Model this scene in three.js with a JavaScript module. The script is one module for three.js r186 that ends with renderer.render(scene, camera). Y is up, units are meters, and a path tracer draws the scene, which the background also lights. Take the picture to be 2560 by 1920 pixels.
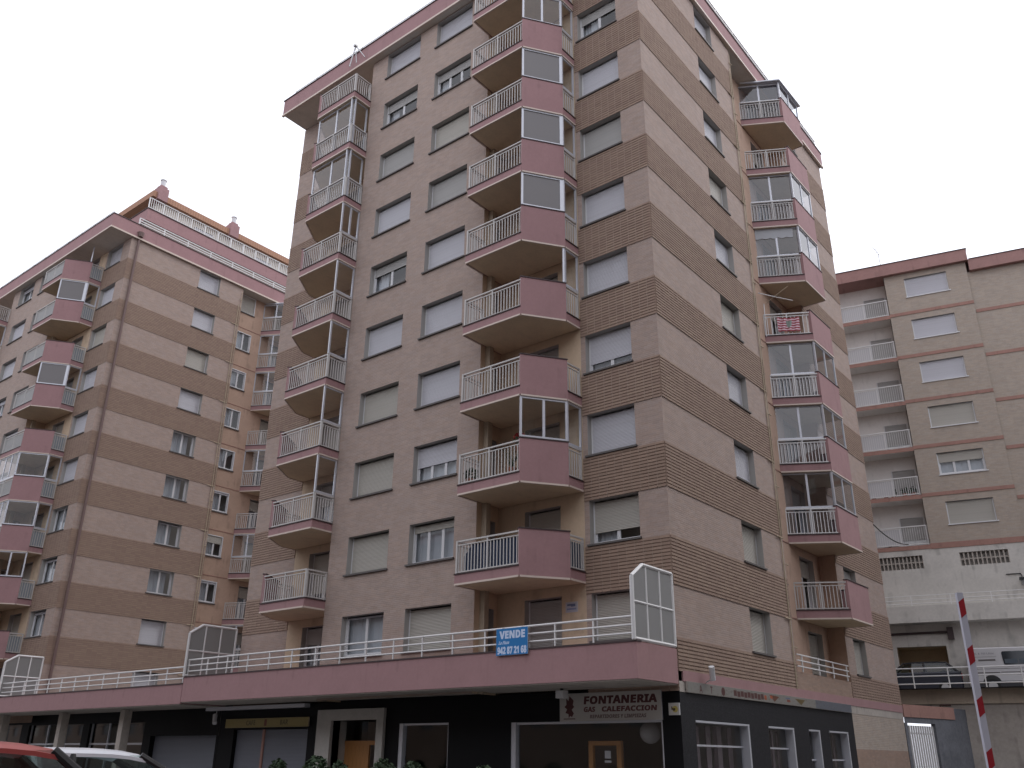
import * as THREE from 'three';

// ---------------------------------------------------------------- camera, sky, sun, exposure
const scene = new THREE.Scene();
const R = Math.PI / 180;
const camera = new THREE.PerspectiveCamera(46.92, 4 / 3, 0.1, 900);
camera.position.set(11.95, 1.6, 21.99);
{
  const yaw = -38.884 * R, pit = 23.011 * R;
  camera.lookAt(11.95 + Math.sin(yaw) * Math.cos(pit), 1.6 + Math.sin(pit), 21.99 - Math.cos(yaw) * Math.cos(pit));
  camera.rotateZ(0.6016 * R);
}
scene.add(camera);
const renderer = new THREE.WebGLRenderer({ antialias: true });
renderer.setSize(1024, 768);
renderer.toneMapping = THREE.LinearToneMapping;
renderer.toneMappingExposure = 0.86;
renderer.shadowMap.enabled = true;

let seed = 7;
const rnd = () => { seed = (seed * 1664525 + 1013904223) >>> 0; return seed / 4294967296; };
function lattice(n, s) {                                  // tileable value noise, n cells a side
  const a = new Float32Array(n * n); let q = s * 7919 + 13;
  for (let i = 0; i < n * n; i++) { q = (q * 1664525 + 1013904223) >>> 0; a[i] = q / 4294967296; }
  return (x, y) => {
    x *= n; y *= n; const xi = Math.floor(x), yi = Math.floor(y); let fx = x - xi, fy = y - yi;
    fx = fx * fx * (3 - 2 * fx); fy = fy * fy * (3 - 2 * fy);
    const m = (v) => ((v % n) + n) % n, A = m(xi), B = m(xi + 1), C = m(yi) * n, D = m(yi + 1) * n;
    return (a[C + A] * (1 - fx) + a[C + B] * fx) * (1 - fy) + (a[D + A] * (1 - fx) + a[D + B] * fx) * fy;
  };
}
{ // overcast sky: thin bright cloud, a little brighter round the veiled sun
  const W = 256, H = 128, d = new Float32Array(W * H * 4);
  const c1 = lattice(7, 3), c2 = lattice(19, 5);
  const sd = new THREE.Vector3(0.42, 0.72, -0.55).normalize(), v = new THREE.Vector3();
  for (let j = 0; j < H; j++) for (let i = 0; i < W; i++) {
    const lon = (i + 0.5) / W * 2 * Math.PI - Math.PI, lat = ((j + 0.5) / H - 0.5) * Math.PI;
    v.set(Math.cos(lat) * Math.cos(lon), Math.sin(lat), Math.cos(lat) * Math.sin(lon));
    const near = Math.max(0, v.dot(sd)), up = Math.max(0, v.y);
    let L = 1.57 * (0.95 + 0.14 * up) * (0.97 + 0.3 * near * near * near);
    L *= 0.96 + 0.06 * c1(i / W, j / H) + 0.04 * c2(i / W, j / H);
    const o = (j * W + i) * 4;
    d[o] = L * 0.97; d[o + 1] = L * 0.99; d[o + 2] = L * 1.09; d[o + 3] = 1;
  }
  const t = new THREE.DataTexture(d, W, H, THREE.RGBAFormat, THREE.FloatType);
  t.mapping = THREE.EquirectangularReflectionMapping; t.magFilter = THREE.LinearFilter; t.minFilter = THREE.LinearFilter;
  t.wrapS = THREE.RepeatWrapping; t.needsUpdate = true;
  scene.background = t; scene.environment = t;
}
const sun = new THREE.DirectionalLight(new THREE.Color(1, 0.96, 0.9), 0.7);
sun.position.set(42, 72, -55); sun.castShadow = true; sun.shadow.radius = 30; sun.shadow.mapSize.set(2048, 2048);
Object.assign(sun.shadow.camera, { left: -70, right: 50, top: 60, bottom: -60, near: 1, far: 260 });
scene.add(sun); scene.add(sun.target);

// ---------------------------------------------------------------- geometry helpers
const V = (x, y, z) => [x, y, z];
class MB {
  constructor() { this.p = []; this.n = []; this.u = []; this.i = []; this.c = null; this.col = null; }
  tint(r, g, b) { this.c = this.c || []; this.col = [r, g, b]; return this; }
  quad(a, b, c, d, uv) {
    const k = this.p.length / 3, e = [b[0] - a[0], b[1] - a[1], b[2] - a[2]], f = [d[0] - a[0], d[1] - a[1], d[2] - a[2]];
    const n = [e[1] * f[2] - e[2] * f[1], e[2] * f[0] - e[0] * f[2], e[0] * f[1] - e[1] * f[0]], l = Math.hypot(...n) || 1;
    let w = 0;
    for (const q of [a, b, c, d]) {
      this.p.push(q[0], q[1], q[2]); this.n.push(n[0] / l, n[1] / l, n[2] / l);
      if (uv) this.u.push(uv[w][0], uv[w][1]);
      else if (Math.abs(n[1]) > 0.7 * l) this.u.push(q[0], q[2]);
      else if (Math.abs(n[0]) > 0.7 * l) this.u.push(-q[2], q[1]);
      else this.u.push(q[0], q[1]);
      if (this.c) this.c.push(...this.col);
      w++;
    }
    this.i.push(k, k + 1, k + 2, k, k + 2, k + 3); return this;
  }
  tri(a, b, c) { return this.quad(a, b, c, c); }
  box(x0, x1, y0, y1, z0, z1) {
    const q = (a, b, c, d) => this.quad(a, b, c, d);
    q(V(x0, y0, z1), V(x1, y0, z1), V(x1, y1, z1), V(x0, y1, z1)); q(V(x1, y0, z0), V(x0, y0, z0), V(x0, y1, z0), V(x1, y1, z0));
    q(V(x1, y0, z1), V(x1, y0, z0), V(x1, y1, z0), V(x1, y1, z1)); q(V(x0, y0, z0), V(x0, y0, z1), V(x0, y1, z1), V(x0, y1, z0));
    q(V(x0, y1, z1), V(x1, y1, z1), V(x1, y1, z0), V(x0, y1, z0)); q(V(x0, y0, z0), V(x1, y0, z0), V(x1, y0, z1), V(x0, y0, z1));
    return this;
  }
  fbox(f, u0, u1, y0, y1, d0, d1, faces = 63) {          // box in a facade frame: u along, y up, d outward
    const P = (u, y, d) => f.P(u, y, d);
    if (faces & 1) this.quad(P(u0, y0, d1), P(u1, y0, d1), P(u1, y1, d1), P(u0, y1, d1), [[u0, y0], [u1, y0], [u1, y1], [u0, y1]]);
    if (faces & 2) this.quad(P(u1, y0, d0), P(u0, y0, d0), P(u0, y1, d0), P(u1, y1, d0), [[u1, y0], [u0, y0], [u0, y1], [u1, y1]]);
    if (faces & 4) this.quad(P(u1, y0, d1), P(u1, y0, d0), P(u1, y1, d0), P(u1, y1, d1), [[d1, y0], [d0, y0], [d0, y1], [d1, y1]]);
    if (faces & 8) this.quad(P(u0, y0, d0), P(u0, y0, d1), P(u0, y1, d1), P(u0, y1, d0), [[d0, y0], [d1, y0], [d1, y1], [d0, y1]]);
    if (faces & 16) this.quad(P(u0, y1, d1), P(u1, y1, d1), P(u1, y1, d0), P(u0, y1, d0), [[u0, d1], [u1, d1], [u1, d0], [u0, d0]]);
    if (faces & 32) this.quad(P(u0, y0, d0), P(u1, y0, d0), P(u1, y0, d1), P(u0, y0, d1), [[u0, d0], [u1, d0], [u1, d1], [u0, d1]]);
    return this;
  }
  wall(f, u0, u1, y0, y1, open = [], rev = 0.2) {        // front face with openings [a,b,c,d] and their reveals
    const us = [u0, u1], ys = [y0, y1];
    for (const [a, b, c, d] of open) { us.push(a, b); ys.push(c, d); }
    const S = (v, lo, hi) => [...new Set(v.map((x) => Math.round(x * 1e4) / 1e4))].filter((x) => x >= lo - 1e-6 && x <= hi + 1e-6).sort((p, q) => p - q);
    const U = S(us, u0, u1), Y = S(ys, y0, y1);
    for (let j = 0; j + 1 < Y.length; j++) {
      let start = null;
      for (let i = 0; i < U.length; i++) {
        const cu = i + 1 < U.length ? (U[i] + U[i + 1]) / 2 : null, cy = (Y[j] + Y[j + 1]) / 2;
        const hole = cu === null || open.some(([a, b, c, d]) => cu > a && cu < b && cy > c && cy < d);
        if (!hole && start === null) start = U[i];
        if (hole && start !== null) { this.fbox(f, start, U[i], Y[j], Y[j + 1], 0, 0, 1); start = null; }
      }
    }
    if (rev > 0) for (const [a, b, c, d] of open) {
      const P = (u, y, e) => f.P(u, y, e);
      this.quad(P(a, c, 0), P(a, c, -rev), P(a, d, -rev), P(a, d, 0), [[0, c], [rev, c], [rev, d], [0, d]]);
      this.quad(P(b, c, -rev), P(b, c, 0), P(b, d, 0), P(b, d, -rev), [[0, c], [rev, c], [rev, d], [0, d]]);
      this.quad(P(a, d, 0), P(a, d, -rev), P(b, d, -rev), P(b, d, 0), [[a, 0], [a, rev], [b, rev], [b, 0]]);
      this.quad(P(a, c, -rev), P(a, c, 0), P(b, c, 0), P(b, c, -rev), [[a, 0], [a, rev], [b, rev], [b, 0]]);
    }
    return this;
  }
  prism(poly, y0, y1, top = true, bottom = true, sides = true) {   // poly [[x,z]...] any winding
    let A = 0; poly.forEach((a, i) => { const b = poly[(i + 1) % poly.length]; A += a[0] * b[1] - b[0] * a[1]; });
    const q = A > 0 ? [...poly].reverse() : poly;         // now runs anticlockwise seen from above (x right, z down)
    if (sides) q.forEach((a, i) => {
      const b = q[(i + 1) % q.length], L = Math.hypot(b[0] - a[0], b[1] - a[1]);
      this.quad(V(a[0], y0, a[1]), V(b[0], y0, b[1]), V(b[0], y1, b[1]), V(a[0], y1, a[1]), [[0, y0], [L, y0], [L, y1], [0, y1]]);
    });
    const tr = THREE.ShapeUtils.triangulateShape(q.map((a) => new THREE.Vector2(a[0], -a[1])), []);
    for (const [a, b, c] of tr) {
      const w = (k, y) => V(q[k][0], y, q[k][1]);
      if (top) this.tri(w(a, y1), w(b, y1), w(c, y1));
      if (bottom) this.tri(w(a, y0), w(c, y0), w(b, y0));
    }
    return this;
  }
  tube(a, b, r, seg = 8, r2 = r) {
    const A = new THREE.Vector3(...a), B = new THREE.Vector3(...b), d = B.clone().sub(A).normalize();
    const x = new THREE.Vector3(Math.abs(d.y) > 0.9 ? 1 : 0, Math.abs(d.y) > 0.9 ? 0 : 1, 0).cross(d).normalize(), y = d.clone().cross(x);
    const P = (C, t, q) => [C.x + (x.x * Math.cos(t) + y.x * Math.sin(t)) * q, C.y + (x.y * Math.cos(t) + y.y * Math.sin(t)) * q, C.z + (x.z * Math.cos(t) + y.z * Math.sin(t)) * q];
    for (let i = 0; i < seg; i++) {
      const t = i / seg * 2 * Math.PI, u = (i + 1) / seg * 2 * Math.PI;
      this.quad(P(A, t, r), P(A, u, r), P(B, u, r2), P(B, t, r2));
      this.tri(P(B, t, r2), P(B, u, r2), [B.x, B.y, B.z]); this.tri(P(A, u, r), P(A, t, r), [A.x, A.y, A.z]);
    }
    return this;
  }
  path(pts, r, seg = 7) { for (let i = 0; i + 1 < pts.length; i++) this.tube(pts[i], pts[i + 1], r, seg); return this; }
  geo() {
    const g = new THREE.BufferGeometry();
    g.setAttribute('position', new THREE.Float32BufferAttribute(this.p, 3));
    g.setAttribute('normal', new THREE.Float32BufferAttribute(this.n, 3));
    g.setAttribute('uv', new THREE.Float32BufferAttribute(this.u, 2));
    if (this.c) g.setAttribute('color', new THREE.Float32BufferAttribute(this.c, 3));
    g.setIndex(this.i); return g;
  }
  build(name, mat, parent = scene) { return mesh(name, this.geo(), mat, parent); }
}
function mesh(name, geo, mat, parent = scene) {
  const m = new THREE.Mesh(geo, mat); m.name = parent === scene ? numbered(name) : name; m.castShadow = m.receiveShadow = true; parent.add(m); return m;
}
const used = {};
function numbered(n) { const k = used[n] = (used[n] ?? -1) + 1; return k ? `${n}_${String(k).padStart(3, '0')}` : n; }
function tag(o, label, category, group) { o.userData.label = label; o.userData.category = category; if (group) o.userData.group = group; return o; }
function thing(name, label, category, pos = [0, 0, 0], turn = 0, group) {
  const g = new THREE.Group(); g.name = numbered(name); g.position.set(...pos); g.rotation.y = turn; scene.add(g); return tag(g, label, category, group);
}
const B = () => new MB();
function frame(ox, oz, tx, tz) {                           // facade frame through (ox,oz), u along (tx,tz), outward normal (-tz,tx)
  const l = Math.hypot(tx, tz); tx /= l; tz /= l;
  return { ox, oz, tx, tz, L: l, P: (u, y, d = 0) => [ox + tx * u - tz * d, y, oz + tz * u + tx * d] };
}

// ---------------------------------------------------------------- materials
const enc = (v) => { v = Math.min(1, Math.max(0, v)); return Math.round(255 * (v <= 0.0031308 ? v * 12.92 : 1.055 * Math.pow(v, 1 / 2.4) - 0.055)); };
function tex(w, h, mx, my, fn, data = false) {             // fn(u,v) -> linear rgb (or a grey value for bump), mx by my metres per repeat
  const d = new Uint8Array(w * h * 4);
  for (let j = 0; j < h; j++) for (let i = 0; i < w; i++) {
    const c = fn((i + 0.5) / w, (j + 0.5) / h), o = (j * w + i) * 4;
    if (data) d[o] = d[o + 1] = d[o + 2] = Math.round(255 * Math.min(1, Math.max(0, c)));
    else { d[o] = enc(c[0]); d[o + 1] = enc(c[1]); d[o + 2] = enc(c[2]); }
    d[o + 3] = 255;
  }
  const t = new THREE.DataTexture(d, w, h); t.wrapS = t.wrapT = THREE.RepeatWrapping; t.magFilter = THREE.LinearFilter; t.minFilter = THREE.LinearMipmapLinearFilter;
  t.generateMipmaps = true; t.repeat.set(1 / mx, 1 / my); if (!data) t.colorSpace = THREE.SRGBColorSpace; t.needsUpdate = true; return t;
}
const n8 = lattice(8, 1), n23 = lattice(23, 2), n64 = lattice(64, 3), n200 = lattice(200, 4), n5 = lattice(5, 6);
const hash = (a, b) => { let q = (a * 374761393 + b * 668265263) >>> 0; q = ((q ^ (q >>> 13)) * 1274126177) >>> 0; return ((q ^ (q >>> 16)) >>> 0) / 4294967296; };
function brickTex(base, mortar, vary) {                    // running bond too fine to pick apart: 25 cm by 6.25 cm, 4 m repeat
  return tex(1024, 1024, 4, 4, (u, v) => {
    const row = Math.floor(v * 64), x = u * 16 + (row % 2) * 0.5, col = Math.floor(x) % 16;
    const fx = x - Math.floor(x), fy = v * 64 - row, m = fx < 0.045 || fy < 0.16;
    const t = 1 + vary * (hash(col, row) - 0.5) + 0.07 * (n8(u, v) - 0.5) + 0.06 * (n23(u, v) - 0.5) + 0.12 * (n200(u, v) - 0.5);
    const b = m ? mortar : base, w = hash(row * 3 + 1, col) - 0.5;
    return [b[0] * t * (1 + 0.05 * w), b[1] * t, b[2] * t * (1 - 0.05 * w)];
  });
}
const brickBump = tex(1024, 1024, 4, 4, (u, v) => {
  const row = Math.floor(v * 64), x = u * 16 + (row % 2) * 0.5, fx = x - Math.floor(x), fy = v * 64 - row;
  return (fx < 0.045 || fy < 0.16 ? 0.25 : 0.8) + 0.25 * (n200(u, v) - 0.5);
}, true);
function plaster(base, amp = 0.14, m = 5, dirt = 0) {
  const N = lattice(11, 31 + m), S = lattice(40, 17);
  return tex(512, 512, m, m, (u, v) => {
    let t = 1 + amp * (N(u, v) - 0.5) + amp * 0.7 * (n64(u, v) - 0.5) + amp * 0.6 * (n200(u, v) - 0.5);
    const s = dirt * Math.max(0, S(u, v * 0.12) + 0.5 * n23(u, v) - 0.95);       // streaks of dirt run down the face
    t *= 1 - s; return [base[0] * t, base[1] * t, base[2] * t];
  });
}
const std = (o) => new THREE.MeshStandardMaterial({ roughness: 0.9, metalness: 0, ...o });
const lin = (r, g, b) => new THREE.Color().setRGB(r, g, b);
const M = {};
M.brick = std({ map: brickTex([0.355, 0.272, 0.232], [0.375, 0.30, 0.262], 0.13), bumpMap: brickBump, bumpScale: 0.006 });
M.band = std({ vertexColors: true, roughness: 0.88 });
M.bandBack = std({ color: lin(0.29, 0.205, 0.158) });
M.mortar = std({ color: lin(0.33, 0.25, 0.2) });
M.pieces = [[0.31, 0.218, 0.166], [0.295, 0.207, 0.158], [0.325, 0.228, 0.173], [0.28, 0.197, 0.15]].map((c) => std({ color: lin(...c), roughness: 0.88 }));
M.pink = std({ map: plaster([0.335, 0.195, 0.197], 0.08, 5, 0.3), roughness: 0.85 });
M.pinkDark = M.pink;
M.render = std({ map: plaster([0.54, 0.415, 0.295], 0.1, 5, 0.4) });
M.orange = std({ map: plaster([0.45, 0.31, 0.232], 0.1, 5, 0.5) });
M.cream = std({ map: plaster([0.40, 0.33, 0.25], 0.1, 4, 0.2) });
M.soffit = std({ map: plaster([0.64, 0.52, 0.36], 0.1, 4, 0.2) });
M.roofSoffit = std({ map: plaster([0.62, 0.57, 0.5], 0.1, 4, 0.2) });
M.pinkLight = M.pink;
M.parapet = std({ map: plaster([0.5, 0.42, 0.33], 0.12, 5, 0.5) });
M.loggia = std({ map: plaster([0.74, 0.71, 0.68], 0.06, 5, 0.2) });
M.trim = std({ color: lin(0.6, 0.5, 0.43), roughness: 0.6 });
M.dark = std({ color: lin(0.055, 0.035, 0.035), roughness: 0.6 });
M.white = std({ color: lin(0.62, 0.62, 0.63), roughness: 0.45 });
M.rail = std({ color: lin(0.52, 0.5, 0.48), roughness: 0.5 });
M.railWhite = std({ color: lin(0.68, 0.67, 0.66), roughness: 0.45 });
M.alu = std({ color: lin(0.55, 0.56, 0.6), roughness: 0.35, metalness: 0.3 });
M.sill = std({ color: lin(0.1, 0.09, 0.085), roughness: 0.6 });
M.core = std({ color: lin(0.3, 0.28, 0.26) });
M.curtain = std({ color: lin(0.42, 0.43, 0.45) });
M.glass = new THREE.MeshPhysicalMaterial({ color: lin(0.9, 0.93, 0.95), transmission: 1, thickness: 0, roughness: 0.02, ior: 1.52, specularIntensity: 1 });
M.tint = new THREE.MeshPhysicalMaterial({ color: lin(0.215, 0.2, 0.2), transmission: 0.35, thickness: 0, roughness: 0.3, ior: 1.52 });
M.blueGlass = new THREE.MeshPhysicalMaterial({ color: lin(0.66, 0.72, 0.8), transmission: 1, thickness: 0, roughness: 0.02, ior: 1.85 });
M.reveal = std({ color: lin(0.36, 0.345, 0.325), roughness: 0.7 });
M.infill = new THREE.MeshPhysicalMaterial({ color: lin(0.36, 0.4, 0.43), transmission: 0.3, thickness: 0, roughness: 0.4 });
M.frost = new THREE.MeshPhysicalMaterial({ color: lin(0.42, 0.42, 0.41), transmission: 0.6, thickness: 0, roughness: 0.55, ior: 1.5 });
const slatBump = tex(8, 256, 1, 0.72, (u, v) => { const f = (v * 16) % 1; return f < 0.12 ? 0 : 0.35 + 0.65 * Math.sin(Math.PI * (f - 0.12) / 0.88); }, true);
const slat = (c) => std({ map: tex(64, 256, 1, 0.72, (u, v) => { const f = (v * 16) % 1, k = 1 - (f < 0.1 ? 0.22 : 0) + 0.06 * (hash(Math.floor(v * 16), 3) - 0.5); return c.map((x) => x * k); }), bumpMap: slatBump, bumpScale: 0.012, roughness: 0.55 });
M.shutter = { w: slat([0.52, 0.515, 0.55]), b: slat([0.42, 0.395, 0.35]), g: slat([0.38, 0.37, 0.355]) };
M.granite = new THREE.MeshPhysicalMaterial({ specularIntensity: 0.3, map: tex(512, 512, 1.6, 1.6, (u, v) => { const t = 0.012 + 0.04 * Math.pow(n200(u, v), 4) + 0.012 * n64(u, v); return [t, t, t * 1.12]; }), roughness: 0.5 });
M.blackStone = new THREE.MeshPhysicalMaterial({ specularIntensity: 0.2, color: lin(0.008, 0.008, 0.009), roughness: 0.55 });
M.concrete = std({ map: plaster([0.40, 0.36, 0.32], 0.16, 6, 0.6) });
M.whitewash = std({ map: plaster([0.56, 0.535, 0.495], 0.12, 6, 0.6) });
M.greyWall = std({ map: plaster([0.15, 0.155, 0.17], 0.3, 5, 0.9) });
M.beigeBrick = std({ map: brickTex([0.385, 0.322, 0.268], [0.40, 0.345, 0.295], 0.12), bumpMap: brickBump, bumpScale: 0.006 });
M.strip = std({ map: plaster([0.34, 0.19, 0.155], 0.12, 4, 0.5) });
M.redFascia = std({ map: plaster([0.33, 0.19, 0.172], 0.12, 5, 0.5) });
M.asphalt = std({ map: tex(512, 512, 3, 3, (u, v) => { const t = 0.05 + 0.03 * (n200(u, v) - 0.5) + 0.02 * (n23(u, v) - 0.5); return [t, t, t]; }) });
M.paving = std({ map: plaster([0.22, 0.21, 0.2], 0.2, 4) });
M.tile = std({ map: tex(256, 256, 1, 1, (u, v) => { const r = 0.75 + 0.25 * Math.abs(Math.sin(u * Math.PI * 5)), t = r * (0.85 + 0.3 * n64(u, v)); return [0.42 * t, 0.235 * t, 0.155 * t]; }) });
M.pipe = std({ color: lin(0.15, 0.095, 0.085), roughness: 0.6 });
M.gas = std({ color: lin(0.42, 0.34, 0.24), roughness: 0.6 });
M.metal = std({ color: lin(0.5, 0.5, 0.5), roughness: 0.4, metalness: 0.6 });
M.rollGrey = std({ color: lin(0.16, 0.17, 0.2), bumpMap: slatBump, bumpScale: 0.01, roughness: 0.5 });
M.marble = std({ map: plaster([0.42, 0.4, 0.37], 0.14, 3) });
M.wood = std({ map: tex(128, 256, 0.6, 2, (u, v) => { const t = 0.85 + 0.3 * n23(u * 3, v * 0.3) + 0.15 * (n200(u, v) - 0.5); return [0.42 * t, 0.2 * t, 0.07 * t]; }), roughness: 0.4 });
M.black = std({ color: lin(0.015, 0.015, 0.016), roughness: 0.5 });

// ---------------------------------------------------------------- the setting: ground, streets
const setting = (o) => { o.userData.kind = 'structure'; return o; };
const GY = 0.15;
setting(B().quad(V(-300, GY, 300), V(300, GY, 300), V(300, GY, -300), V(-300, GY, -300)).build('ground', M.asphalt));
setting(B().box(-60, 3.2, GY, GY + 0.13, -19, 5.2).build('pavement', M.paving));

// ---------------------------------------------------------------- windows, railings, glazing
// opt: n panes, sh fraction of the shutter that is down, c its colour, rev reveal depth
function win(parent, f, u0, u1, y0, y1, opt = {}) {
  const { n = 2, sh = 1, c = 'w', sill = true, curtain = 0.55, d = -0.25, proud = 0 } = opt;
  const b = B(), w = 0.055, H = y1 - y0;
  for (const [a, e] of [[u0 + 0.003, u0 + w], [u1 - w, u1 - 0.003]]) b.fbox(f, a, e, y0 + 0.003, y1 - 0.003, d - 0.05, d + 0.035 + proud);
  b.fbox(f, u0 + w, u1 - w, y0 + 0.003, y0 + w, d - 0.045, d + 0.03 + proud); b.fbox(f, u0 + w, u1 - w, y1 - w, y1 - 0.003, d - 0.045, d + 0.03 + proud);
  const box = 0.0, top = y1 - w - box, bw = (u1 - u0 - 2 * w) / n, panes = [];
  for (let i = 0; i < n; i++) {
    const a = u0 + w + i * bw, e = a + bw;
    if (sh < 0.97) {
      b.fbox(f, a + 0.003, a + 0.055, y0 + w, top, d - 0.035, d + 0.01); b.fbox(f, e - 0.055, e - 0.003, y0 + w, top, d - 0.035, d + 0.01);
      b.fbox(f, a + 0.055, e - 0.055, y0 + w, y0 + w + 0.06, d - 0.034, d + 0.008);
      panes.push([a + 0.055, e - 0.055, y0 + w + 0.06, top]);
    }
  }
  const W = b.build('window', M.white, parent);
  if (opt.lined !== false) {
    const r = B(), P = (u, y, e) => f.P(u, y, e), g = d - 0.06;
    r.quad(P(u0, y0, 0), P(u0, y0, g), P(u0, y1, g), P(u0, y1, 0)).quad(P(u1, y0, g), P(u1, y0, 0), P(u1, y1, 0), P(u1, y1, g)).quad(P(u0, y1, 0), P(u0, y1, g), P(u1, y1, g), P(u1, y1, 0)).quad(P(u0, y0, g), P(u0, y0, 0), P(u1, y0, 0), P(u1, y0, g));
    r.build('reveal', M.reveal, W);
  }
  for (const [a, e, p, q] of panes) B().fbox(f, a, e, p, q, d - 0.016, d - 0.014, 1).build('pane', M.glass, W);
  if (sh > 0) {
    const yb = y0 + 0.006 + (1 - sh) * (H - 0.06);
    const s = B().fbox(f, u0 + 0.03, u1 - 0.03, yb + 0.05, y1 - 0.006, d + 0.012, d + 0.03); s.fbox(f, u0 + 0.03, u1 - 0.03, yb, yb + 0.05, d + 0.01, d + 0.034);
    s.build('shutter', M.shutter[c], W);
  }
  if (sh < 0.9 && curtain > 0) {
    const cb = B(), s = 10;
    for (let i = 0; i < s; i++) {                          // folded cloth
      const a = u0 + (u1 - u0) * curtain * i / s, e = u0 + (u1 - u0) * curtain * (i + 1) / s, z0 = d - 0.14 - 0.03 * (i % 2), z1 = d - 0.14 - 0.03 * ((i + 1) % 2);
      cb.quad(f.P(a, y0, z0), f.P(e, y0, z1), f.P(e, y1, z1), f.P(a, y1, z0));
    }
    cb.build('curtain', M.curtain, W);
  }
  if (sill) B().fbox(f, u0 - 0.07, u1 + 0.05, y0 - 0.045, y0 + 0.012, d + 0.036, 0.075).build('sill', M.sill, W);
  return W;
}
function railSeg(b, f, L, s, o = {}) {                     // balcony railing on one edge
  const { top = 1.33, gap = 0.125, posts = true, skip = 0 } = o, d0 = -0.075, d1 = -0.035;
  b.fbox(f, 0.02, L - 0.02, s + top - 0.045, s + top, -0.085, -0.02); b.fbox(f, 0.02, L - 0.02, s + top - 0.155, s + top - 0.125, d0, d1);
  b.fbox(f, 0.02, L - 0.02, s + 0.35, s + 0.385, d0, d1);
  const n = Math.max(2, Math.round(L / gap));
  for (let i = 1; i < n; i++) { const u = i * L / n; b.fbox(f, u - 0.014, u + 0.014, s + 0.38, s + top - 0.15, -0.068, -0.042, 15); }
  const ps = L > 1.5 ? [0.03, L / 2, L - 0.03] : [0.03, L - 0.03];
  for (const u of ps) b.fbox(f, u - 0.025, u + 0.025, s + 0.29, s + top, -0.082, -0.03);
}
function glazing(parent, f, L, y0, y1, n, m = M.glass, extra = {}) {
  const b = B(), w = 0.07, d0 = -0.075, d1 = -0.02, thick = extra.thick || w;
  b.fbox(f, 0, w, y0, y1, d0, d1); b.fbox(f, L - thick, L, y0, y1, d0, d1); b.fbox(f, w, L - thick, y0, y0 + w, d0, d1); b.fbox(f, w, L - thick, y1 - w, y1, d0, d1);
  const bw = (L - w - thick) / n, ps = [];
  for (let i = 0; i < n; i++) {
    const a = w + i * bw, e = a + bw;
    if (i) b.fbox(f, a - 0.04, a + 0.04, y0 + w, y1 - w, d0 + 0.004, d1 - 0.004);
    ps.push([a + (i ? 0.04 : 0), e - (i < n - 1 ? 0.04 : 0)]);
  }
  if (extra.mid) b.fbox(f, w, L - thick, extra.mid - 0.05, extra.mid + 0.05, d0 - 0.004, d1 + 0.004);
  const G = b.build('glazing_frame', M.alu, parent);
  for (const [a, e] of ps) B().fbox(f, a, e, y0 + w, y1 - w, -0.052, -0.048, 1).build('pane', m, parent);
  return G;
}
// a balcony: outer edge pts from wall to wall, kinds rail|panel per edge, slab polygon, soffit height
function balcony(parent, pts, kinds, poly, s, o = {}) {
  const bal = B().prism(poly, s, s + 0.29).build('balcony', M.pink, parent);
  const cx = poly.reduce((a, p) => a + p[0], 0) / poly.length, cz = poly.reduce((a, p) => a + p[1], 0) / poly.length;
  B().prism(poly.map(([x, z]) => [x + (cx - x) * 0.035, z + (cz - z) * 0.035]), s - 0.02, s - 0.001).build('soffit', M.soffit, bal);
  const trim = B();
  for (let i = 0; i + 1 < pts.length; i++) {
    const [a, b] = [pts[i], pts[i + 1]], f = frame(a[0], a[1], b[0] - a[0], b[1] - a[1]), L = f.L;
    trim.fbox(f, 0.02, L - 0.02, s - 0.035, s + 0.02, -0.03, 0.022);
    const rail = B();
    if (kinds[i] === 'rail') { B().fbox(f, 0, L, s + 0.291, s + 0.325, -0.13, 0.03).build('edge_coping', M.dark, bal); railSeg(rail, f, L, s, o.rail); if (o.infill) B().fbox(f, 0.06, L - 0.06, s + 0.4, s + 1.16, -0.1, -0.094).build('infill_panel', M.infill, bal); }
    else { B().fbox(f, -0.004, L + 0.004, s - 0.004, s + 1.38, -0.11, 0.006).build('panel', M.pink, bal); B().fbox(f, -0.02, L + 0.02, s + 1.381, s + 1.415, -0.14, 0.03).build('panel_coping', M.dark, bal); }
    const g = o.glaze && o.glaze[i];
    const full = g && o.full && kinds[i] === 'rail';
    if (g) glazing(bal, full ? { ...f, P: (u, y, d) => f.P(u, y, d - 0.1) } : f, L, full ? s + 0.3 : s + (kinds[i] === 'rail' ? 1.335 : 1.417), o.glazeTop || s + 2.775, g, o.tinted && o.tinted[i] ? M.tint : o.blue ? M.blueGlass : M.glass, { thick: o.thick && o.thick[i], mid: full ? s + 1.38 : 0 });
    if (o.posts && o.posts[i]) for (const u of o.posts[i]) B().fbox(f, u - 0.03, u + 0.03, s + (kinds[i] === 'rail' ? 1.34 : 1.42), s + 2.79, -0.075, -0.02).build('post', M.alu, bal);
    if (rail.p.length) rail.build('railing', o.white ? M.railWhite : M.rail, bal);
  }
  trim.build('drip_trim', M.trim, bal);
  return bal;
}

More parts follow.
